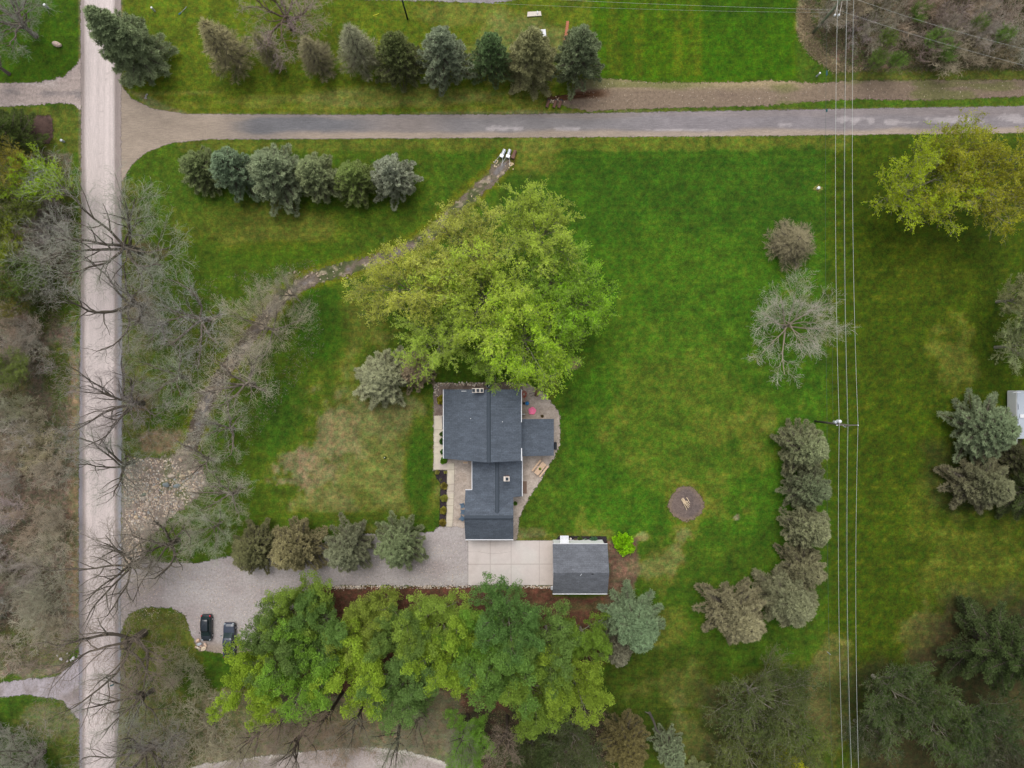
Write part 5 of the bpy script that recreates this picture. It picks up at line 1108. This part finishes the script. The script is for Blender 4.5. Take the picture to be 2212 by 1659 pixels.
t = yard('garden_hook', 393, 27, R(35), 'teal garden hook lying on the lawn right of the white capped post', 'garden hook'); MB().tube([(-.4,0,.06),(.3,.1,.08),(1.3,.3,.1)], .03, 6).build('rod', M['lens'], t); MB().obox((-.4,0,.08), .5, .22, .1, .1).build('base', M['teal'], t)
tag(MB().tube([at(1786,1407.5)[:2]+(.05,), at(1794,1414)[:2]+(.08,)], .05, 6).build('white_stake', M['lens']), 'short white stake lying on the grass by the power line', 'stake')
tag(MB().tube([at(806,34)[:2]+(.05,), at(819,30)[:2]+(.06,)], .06, 6).build('yellow_strip', M['yellow']), 'short yellow marker strip on the lawn below the north lane', 'marker')
tag(MB().slab([at(1139,37)[:2]+(.22,), at(1139.5,27)[:2]+(.22,), at(1168,25.5)[:2]+(.22,), at(1169.5,35)[:2]+(.22,)][::-1], .2).build('concrete_slab', M['cap']), 'pale concrete slab on the lawn at the top edge', 'slab')
tag(MB().tube([at(1160.5,26)[:2]+(.3,), at(1160.8,32)[:2]+(.3,)], .1, 8).build('white_pipe', M['white']), 'short white pipe lying on the pale concrete slab', 'pipe')
t = yard('white_bin', 1170.5, 75, .1, 'white box among the northern spruces below the concrete slab', 'box'); MB().box(-.65,.65,-.6,.6,0,.5).build('body', M['siding'], t, bevel=.03); MB().box(-.68,.68,-.63,.63,.503,.56).build('lid', M['white'], t)
for i in range(11):
    f = i/10; o = MB().obox((0,0,.06), .52, .34, .12, 0).build('clay_paver', M['terracotta'], bevel=.02); o.location = at(1226-6*f**1.2, 48+43*f); o.rotation_euler = (0,0,R(8+3*(i % 3))); tag(o, 'northernmost reddish clay paver in the line above the dense grey-green spruce' if i == 0 else ('reddish clay paver at the spruce end of the line' if i == 10 else 'reddish clay paver within the line above the dense grey-green spruce'), 'paver', 'clay pavers in a line at the top')
t = yard('mailbox', 250, 1474, R(20), 'teal mailbox on a post at the right edge of the gravel road near the bottom', 'mailbox'); MB().box(-.06,.06,-.06,.06,0,1.0).build('post', M['boards'], t)
m_ = MB(); m_.tube([(-.3,0,1.14),(.3,0,1.14)], .14, 12); m_.build('box', M['teal'], t)
# culverts
def culvert(px, py, rz, mat, lb):
    t = yard('culvert_end', px, py, rz, lb, 'culvert', 'culvert ends at the head of the ditch')
    MB().tube([(0,1.5,.32),(0,0,.3)], .3, 14, cap=False).build('pipe', M['rust'] if mat == 'rust' else M['steel'], t)
    m_ = MB(); m_.slab([(-.3,0,.6),(.3,0,.6),(.34,.5,.62),(-.34,.5,.62)], .04)
    for s in (-1, 1): m_.slab([(s*.3,.0,.58),(s*.34,0,.62),(s*.78,-1.25,.1),(s*.7,-1.25,.06)], .05)
    m_.build('flared_wing', M[mat], t)
culvert(1082.5, 341.5, R(-25), 'porcelain', 'left white flared culvert end at the head of the ditch'); culvert(1096.5, 342.5, R(-15), 'porcelain', 'middle white flared culvert end at the head of the ditch'); culvert(1107, 344, R(-20), 'rust', 'rusty culvert end right of the two white ones')
for (px, py, lb) in ((1186, 218, 'leftmost dark pipe end in the wet hollow beside the side road'), (1201, 218.5, 'middle rusty pipe end with stones beside the side road'), (1212, 219, 'rightmost pipe end with white stones beside the side road')):
    t = yard('drain_pipe', px, py, R(160), lb, 'drain pipe', 'drain pipe ends beside the side road'); MB().tube([(0,1.3,.2),(0,0,.25)], .26, 12, cap=False).build('pipe', M['rust'], t); MB().lathe([(.28,-.02),(.3,0),(.24,.03)], (0,0,.26), 12).build('rim', M['flue'], t)
wr = sheet('water', [(1196,214),(1206,208),(1222,205),(1240,203),(1262,205),(1275,207),(1258,210),(1236,213),(1215,217),(1200,219)], .016, flat((78,52,36), .05), 'mulch', .15, .15)
# dead snag
t = yard('dead_snag', 1403, 1540, 0, 'grey standing dead trunk with a broken stub left of the small blue-grey spruce', 'dead tree'); MB().tube([(0,0,0),(.1,.05,3),(.05,-.1,5.5),(.3,0,7.2)], [.26,.2,.16,.08], 8).build('trunk', M['polewood'], t); MB().tube([(0,0,.3),(-.9,.5,.6)], [.14,.06], 6).build('stub', M['polewood'], t)
# ---------------------------------------------------------------- rocks
def rock_mesh(seed):
    bm_ = MB(); rs = np.random.RandomState(seed); import bmesh
    b = bmesh.new(); bmesh.ops.create_icosphere(b, subdivisions=2, radius=.5)
    ax = rs.uniform(.7, 1.15, 3); ax[2] *= .7; cuts = [(unit(rs.normal(size=3)), rs.uniform(.3, .42)) for _ in range(7)]
    for v in b.verts:
        c = np.array(v.co)
        for (nn, dd) in cuts:
            e = c@nn
            if e > dd: c = c-nn*(e-dd)
        v.co = c*ax
    me = bpy.data.meshes.new('rock'); b.to_mesh(me); b.free(); me.materials.append(M['stone']); return me
RM = [rock_mesh(400+i) for i in range(6)]
RG = random.Random(21); SC_ = [(214,196,172),(198,182,168),(186,168,156),(170,160,150),(208,186,158),(160,162,160),(196,170,150)]
def rock(px, py, s, label, group, c=None, name='rock', z=0):
    o = bpy.data.objects.new(name, RG.choice(RM)); C.objects.link(o); x, y = G(px, py); o.location = (x, y, s*.22+z); o.scale = (s*RG.uniform(.85, 1.25), s*RG.uniform(.75, 1), s*.8); o.rotation_euler = (0, 0, RG.uniform(0, 6.28))
    o.color = col(*(c or RG.choice(SC_))); return tag(o, label, 'rock', group)
def crop1r(x, y): return ((350+x*.13562)*.73733, (1280+y*.13562)*.73733)
big = [(1325,495,.85,'pale rock at the top of the rocky wash'), (1130,840,1.15,'wedge-shaped pale rock in the upper part of the rocky wash'), (1370,860,1.15,'oval buff rock at the right of the rocky wash'), (1030,1020,1.5,'large blue-grey flat rock in the centre of the rocky wash'), (1250,1050,1.2,'flat pale rock right of the blue-grey one'),
       (910,1390,1.0,'pale rock low in the rocky wash, apart to the right'), (630,1430,1.0,'round tan rock low in the rocky wash'), (520,1350,.8,'buff rock left of the round tan one'), (540,1240,.9,'green-grey rock above the buff one'), (1520,750,.7,'left of the two buff rocks at the right top of the wash'), (1600,750,.7,'right of the two buff rocks at the right top of the wash')]
for (x, y, s, lb) in big: rock(*crop1r(x, y), s, lb, None, c=(132,142,146) if 'blue-grey' in lb else ((130,140,124) if 'green-grey' in lb else None))
gw = 'stones strewn over the rocky wash'
for (x, y, s) in [(330,460,.4),(405,885,.5),(590,1030,.5),(840,910,.55),(1020,940,.65),(550,1190,.6),(830,1180,.7),(690,1345,.8),(720,1240,.5),(800,1240,.55),(850,1260,.5),(610,1285,.5),(790,1310,.5),(1205,920,.7),(1240,800,.5),(1170,640,.4),(760,1030,.5),(800,1060,.5),(760,1085,.55),(1270,740,.5),(1180,780,.45),(720,560,.3),(515,755,.4),(345,1620,.5),(480,1640,.55),(545,1655,.7),(640,1630,.8),(400,1550,.5),(590,1520,.4),(720,1500,.4),(1150,1030,.5),(1090,1190,.5)]:
    rock(*crop1r(x, y), s, 'loose stone among many in the rocky wash', gw)
for i in range(70):
    a = RG.uniform(0, 1); px = 282+RG.gauss(60, 34); py = 1128-(px-282)*.75+RG.gauss(0, 26)
    if poly_sd([(268,1000),(330,990),(415,988),(442,1045),(395,1098),(335,1145),(300,1180),(268,1190)], np.array([px]), np.array([py]))[0] > 2: rock(px, py, RG.uniform(.18, .42), 'loose stone among many in the rocky wash', gw)
def crop2r(x, y): return ((340+x*.11754)*.73733, (1480+y*.11754)*.73733)
for (x, y, s) in [(520,285,.9),(715,215,.7),(640,200,.5),(745,305,.7),(210,1050,.7),(350,1040,.75),(400,1125,.85),(170,1145,.7),(235,1170,.45),(325,1190,.5),(415,1230,.7),(680,530,.4),(690,585,.5),(740,580,.5),(430,680,.35),(660,675,.35),(255,1260,.4),(480,440,.4),(530,545,.4),(700,450,.4),(165,890,.35),(370,810,.3),(600,1470,.4)]:
    rock(*crop2r(x, y), s, 'rounded stone between the rocky wash and the driveway mouth', 'rounded stones by the driveway mouth')
def crop4r(x, y): return ((540+x*.1085)*.73733, (1740+y*.1085)*.73733)
for (x, y, s, lb, c_) in [(385,1248,.95,'peach boulder nearest the black car',(222,190,164)), (420,1350,.95,'grey boulder behind the peach one',(176,182,190)), (525,1460,1.05,'cream boulder right of the little cairn',(228,208,180)), (575,1370,.75,'small peach rock above the cream boulder',(216,186,164)), (385,1450,.75,'cream rock at the foot of the grey boulder',(216,202,180)), (320,1425,.6,'brownish rock left of the grey boulder',(186,160,140)), (460,1400,.6,'pinkish rock wedged beside the grey boulder',(206,176,164))]: rock(*crop4r(x, y), s, lb, None, c_)
rock(125.5, 97.5, 1.5, 'large pinkish boulder on the top left lawn', None, (206,184,168))
for i in range(52):
    f = i/51; rock(720+475*f+RG.uniform(-3, 3), 1267.5+RG.gauss(0, 1.6)-1.5*math.sin(f*3), RG.uniform(.18, .36), 'white edging stone along the south side of the driveway', 'white edging stones along the driveway', (214,208,200))
for (px, py, s) in [(937,830,.45),(939,836,.4),(942,831,.4),(945,834,.35),(940,842,.4),(938,848,.35),(941,847,.3),(943,839,.3),(998,826.5,.45),(1000,828,.35),(1011,829.5,.3),(1015,831.5,.4),(1025,833,.45),(1008,826,.3),(1035,828,.3),(1042,829,.3),(992,826,.35)]:
    rock(px, py, s, 'whitish garden stone along the north bed of the house', 'garden stones along the north bed', (214,200,188))
for i in range(16): rock(1104+RG.gauss(0, 4), 357+RG.gauss(0, 5), RG.uniform(.2, .4), 'buff stone heaped by the culvert ends', 'buff stones by the culvert ends', (214,192,156))
for i in range(10): rock(1080+RG.gauss(-9, 3), 356+RG.gauss(0, 5), RG.uniform(.2, .38), 'buff stone heaped by the culvert ends', 'buff stones by the culvert ends', (208,188,160))
for i in range(12): rock(1207+RG.gauss(0, 8), 216+RG.gauss(0, 3.5), RG.uniform(.2, .45), 'pale stone around the drain pipe ends', 'pale stones around the drain pipe ends', (222,204,178))
for i in range(14): rock(690+RG.gauss(0, 36), 592+RG.gauss(0, 5), RG.uniform(.25, .6), 'brownish stone in the stony stretch of the ditch', 'stones in the ditch', (176,158,140))
for i in range(10): rock(150+RG.uniform(-28, 22), 1418+RG.uniform(-8, 10), RG.uniform(.3, .6), 'white rubble stone at the south-west driveway mouth', 'rubble at the south-west driveway mouth', (206,200,204))
for i in range(6): rock(316+RG.gauss(0, 4), 208+RG.gauss(0, 3), RG.uniform(.25, .5), 'grey stone under the corner spruce by the junction', 'stones under the corner spruce', (176,170,168))
def pebbles(name, poly, n, seed, label, smin=.06, smax=.2, fn=None):
    rs = np.random.RandomState(seed); P = np.array(poly, float); lo, hi = P.min(0), P.max(0); q = rs.uniform(lo, hi, (n*4, 2))
    sd = poly_sd(poly, q[:, 0], q[:, 1]) if fn is None else fn(q[:, 0], q[:, 1]); q = q[sd > 1][:n*2]
    x = (q[:, 0]-1106)*SPX; y = (829.5-q[:, 1])*SPX; kp = fbm(x, y, 3, seed, 3) > rs.uniform(-.8, .6, len(x)); x, y = x[kp][:n], y[kp][:n]; m = len(x)
    base = np.array([[1,0,0],[.5,.87,0],[-.5,.87,0],[-1,0,0],[-.5,-.87,0],[.5,-.87,0],[.35,.2,.6],[-.35,.2,.6],[0,-.4,.6]]); fc = np.array([[0,1,6],[1,2,7],[2,3,7],[3,4,7],[4,5,8],[5,0,8],[1,7,6],[4,8,7],[0,6,8],[6,7,8]])
    a = rs.uniform(0, 6.28, m); sc = rs.uniform(smin, smax, m)**1.0; st = rs.uniform(.6, 1, m)
    bx = base[None, :, 0]*sc[:, None]; by = base[None, :, 1]*(sc*st)[:, None]; V = np.stack([x[:, None]+bx*np.cos(a)[:, None]-by*np.sin(a)[:, None], y[:, None]+bx*np.sin(a)[:, None]+by*np.cos(a)[:, None], .01+base[None, :, 2]*sc[:, None]], -1).reshape(-1, 3)
    F = (fc[None]+(np.arange(m)*9)[:, None, None]).reshape(-1, 3); cc = lin(np.array(SC_+[(120,108,98),(146,128,112),(226,214,198)], float))[rs.randint(0, len(SC_)+3, m)]*ALB
    return tag(link(name, np_mesh(name, V, F, M['under'], color=np.repeat(cc, 9, 0))), label, 'gravel', kind='stuff')
pebbles('loose_stones', [(268,992),(330,990),(415,987),(442,1020),(440,1050),(395,1100),(335,1148),(312,1180),(298,1225),(266,1232)], 2600, 5, 'small mixed stones covering the rocky wash')
pebbles('loose_stones', [(400,340),(1110,340),(1110,1000),(400,1000)], 900, 6, 'small stones along the ditch bed', .06, .17, fn=ditch_w)
pebbles('loose_stones', [(258,1170),(330,1212),(500,1212),(640,1215),(1005,1170),(1005,1262),(640,1285),(480,1400),(430,1395),(400,1330),(262,1345)], 2600, 7, 'loose gravel scattered over the driveway', .04, .08)
pebbles('loose_stones', [(718,1264),(1010,1264),(1196,1265),(1196,1272),(718,1273)], 900, 8, 'white crushed stone edging along the driveway', .05, .13)
pebbles('loose_stones', [(1250,176),(2212,176),(2212,205),(1270,236)], 500, 9, 'loose stones on the dirt track', .03, .07)
pebbles('loose_stones', [(936,826),(1126,826),(1126,834),(950,834),(946,860),(938,860)], 420, 10, 'pale garden stones in the north bed', .05, .13)
# ---------------------------------------------------------------- power line
def pole(px, py, h_, lb, mat='polewood', r_=.16):
    t = yard('utility_pole', px, py, 0, lb, 'utility pole'); MB().tube([(0,0,0),(0,0,h_)], [r_*1.25, r_*.8], 12).build('pole', M[mat], t, smooth=True); return t
p1 = pole(1760.3, 909.9, 11.9, 'wooden utility pole with crossarm and transformer beside the brown spruce'); b1 = p1.location
MB().box(-1.7, 1.75, -.07, .07, 11.35, 11.5).build('crossarm', M['polewood'], p1)
for xx in (-1.62, .05, 1.68): MB().lathe([(.05,11.5),(.09,11.56),(.05,11.62),(.08,11.7),(.02,11.76)], (xx,0,0), 10).build('insulator', M['porcelain'], p1)
MB().lathe([(.26,8.3),(.28,8.4),(.28,9.2),(.24,9.32),(.08,9.38)], (.0,.46,0), 16).build('transformer', M['porcelain'], p1, smooth=False); MB().lathe([(.24,7.9),(.24,8.6),(.1,8.7)], (-.35,.3,0), 14).build('cutout_box', M['steel'], p1)
MB().box(-.12,.9,-.24,-.18,10.6,10.72).build('brace', M['polewood'], p1); MB().tube([(.12,-.12,9.8),(.35,-.35,9.95),(.35,-.35,10.4)], .05, 8).build('cutout_fuse', M['porcelain'], p1)
p2 = pole(1755, 71.5, 10.6, 'weathered greenish utility pole standing in the top right wood', 'polegreen', .18)
MB().tube([(.34,.1,0),(.24,.05,9.4)], .1, 8).build('riser_pipe', M['polegreen'], p2)
MB().box(-1.5, 1.6, -.07, .07, 10.2, 10.34).build('crossarm', M['polegreen'], p2); MB().box(-1.3, 1.5, .5, .62, 10.0, 10.12).build('crossarm', M['polegreen'], p2)
for xx in (-.15, .5):
    MB().tube([(xx,.1,9.7),(xx-.05,-1.5,9.0)], .05, 8).build('fuse_arm', M['cap'], p2); MB().lathe([(.1,8.6),(.16,8.7),(.16,9.0),(.06,9.08)], (xx-.1,-1.6,0), 12).build('fuse_cutout', M['porcelain'], p2)
p3 = pole(880.4, 41, 9, 'thin dark utility pole at the top edge left of the concrete slab', 'flue', .13); MB().box(-.7,.7,-.05,.05,8.5,8.6).build('crossarm', M['polewood'], p3)
p4 = pole(1775, 1760, 11.9, 'utility pole', 'polewood'); bpy.data.objects.remove(p4.children[0]); bpy.data.objects.remove(p4)
def wire(pa, pb, sag, r_, mat, lb, grp, nm='power_line', n=26):
    pa, pb = Vector(pa), Vector(pb); pts = [pa.lerp(pb, i/n)-Vector((0, 0, 4*sag*(i/n)*(1-i/n))) for i in range(n+1)]
    return tag(MB().tube(pts, r_, 5, cap=False).build(nm, M[mat], smooth=True), lb, 'wire', grp)
gp = 'overhead wires running down the right side'; zt = 11.76
for (nm_, a, b, c_, za) in (('west', (1809.5,-2), (1813,917), (1822.5,1700), 11.7), ('middle', (1830,-2), (1831.8,918), (1841,1700), 11.76), ('east', (1844,-2), (1853.5,917.5), (1856,1700), 11.7)):
    A, B, D_ = Wp(*a, 10.6), Wp(*b, za), Wp(*c_, 11.2)
    wire(A, B, 1.0, .022, 'wire', nm_+'ernmost overhead wire north of the transformer pole' if nm_ != 'middle' else 'middle overhead wire north of the transformer pole', gp); wire(B, D_, .9, .022, 'wire', (nm_+'ernmost' if nm_ != 'middle' else 'middle')+' overhead wire south of the transformer pole', gp)
wire(Wp(1828,-2,10.2), Wp(1830,915,10.9), 1.0, .016, 'darkwire', 'thin dark wire beside the middle overhead wire, north part', gp); wire(Wp(1830,915,10.9), Wp(1838.5,1700,10.4), .9, .016, 'darkwire', 'thin dark wire beside the middle overhead wire, south part', gp)
wire(Wp(1786.5,10,5.5), Wp(1786.6,909,5.0), .6, .016, 'darkwire', 'lower communication cable with splice boxes north of the transformer pole', gp, 'communication_cable'); wire(Wp(1786.6,909,5.0), Wp(1799,1700,4.8), .6, .020, 'darkwire', 'lower communication cable south of the transformer pole', gp, 'communication_cable')
wire(Wp(1799.5,700,6.2), Wp(1799.7,910,6.4), .2, .012, 'darkwire', 'short faint wire beside the transformer', gp)
wire(Wp(1846,-3,10.5), Wp(2300,125,9.8), .9, .015, 'wire', 'upper slanting wire over the top right wood', gp); wire(Wp(1806,20,9.4), Wp(2300,162,9), .8, .015, 'wire', 'lower slanting wire over the top right wood', gp); wire(Wp(1800,36,7.4), Wp(2180,140,6), .6, .009, 'darkwire', 'faint low slanting cable over the top right wood', gp)
wire(Wp(700,-30,8.5), Wp(1800,21,9.4), .8, .011, 'wire', 'upper wire crossing the mown lawn along the top edge', gp); wire(Wp(900,-2,8.3), Wp(1792,27,8.6), .8, .008, 'wire', 'lower thin wire crossing the mown lawn along the top edge', gp)
for (py, h_) in ((157, .75), (238, .45)):
    x, y, z = Wp(1786.6, py, 4.95); o = MB().tube([(x, y+h_/2, z-.12), (x, y-h_/2, z-.12)], .13, 10).build('splice_box', M['teal']); tag(o, 'dark splice box hanging on the low cable '+('above the dirt track' if py < 200 else 'over the edge of the side road'), 'splice box')
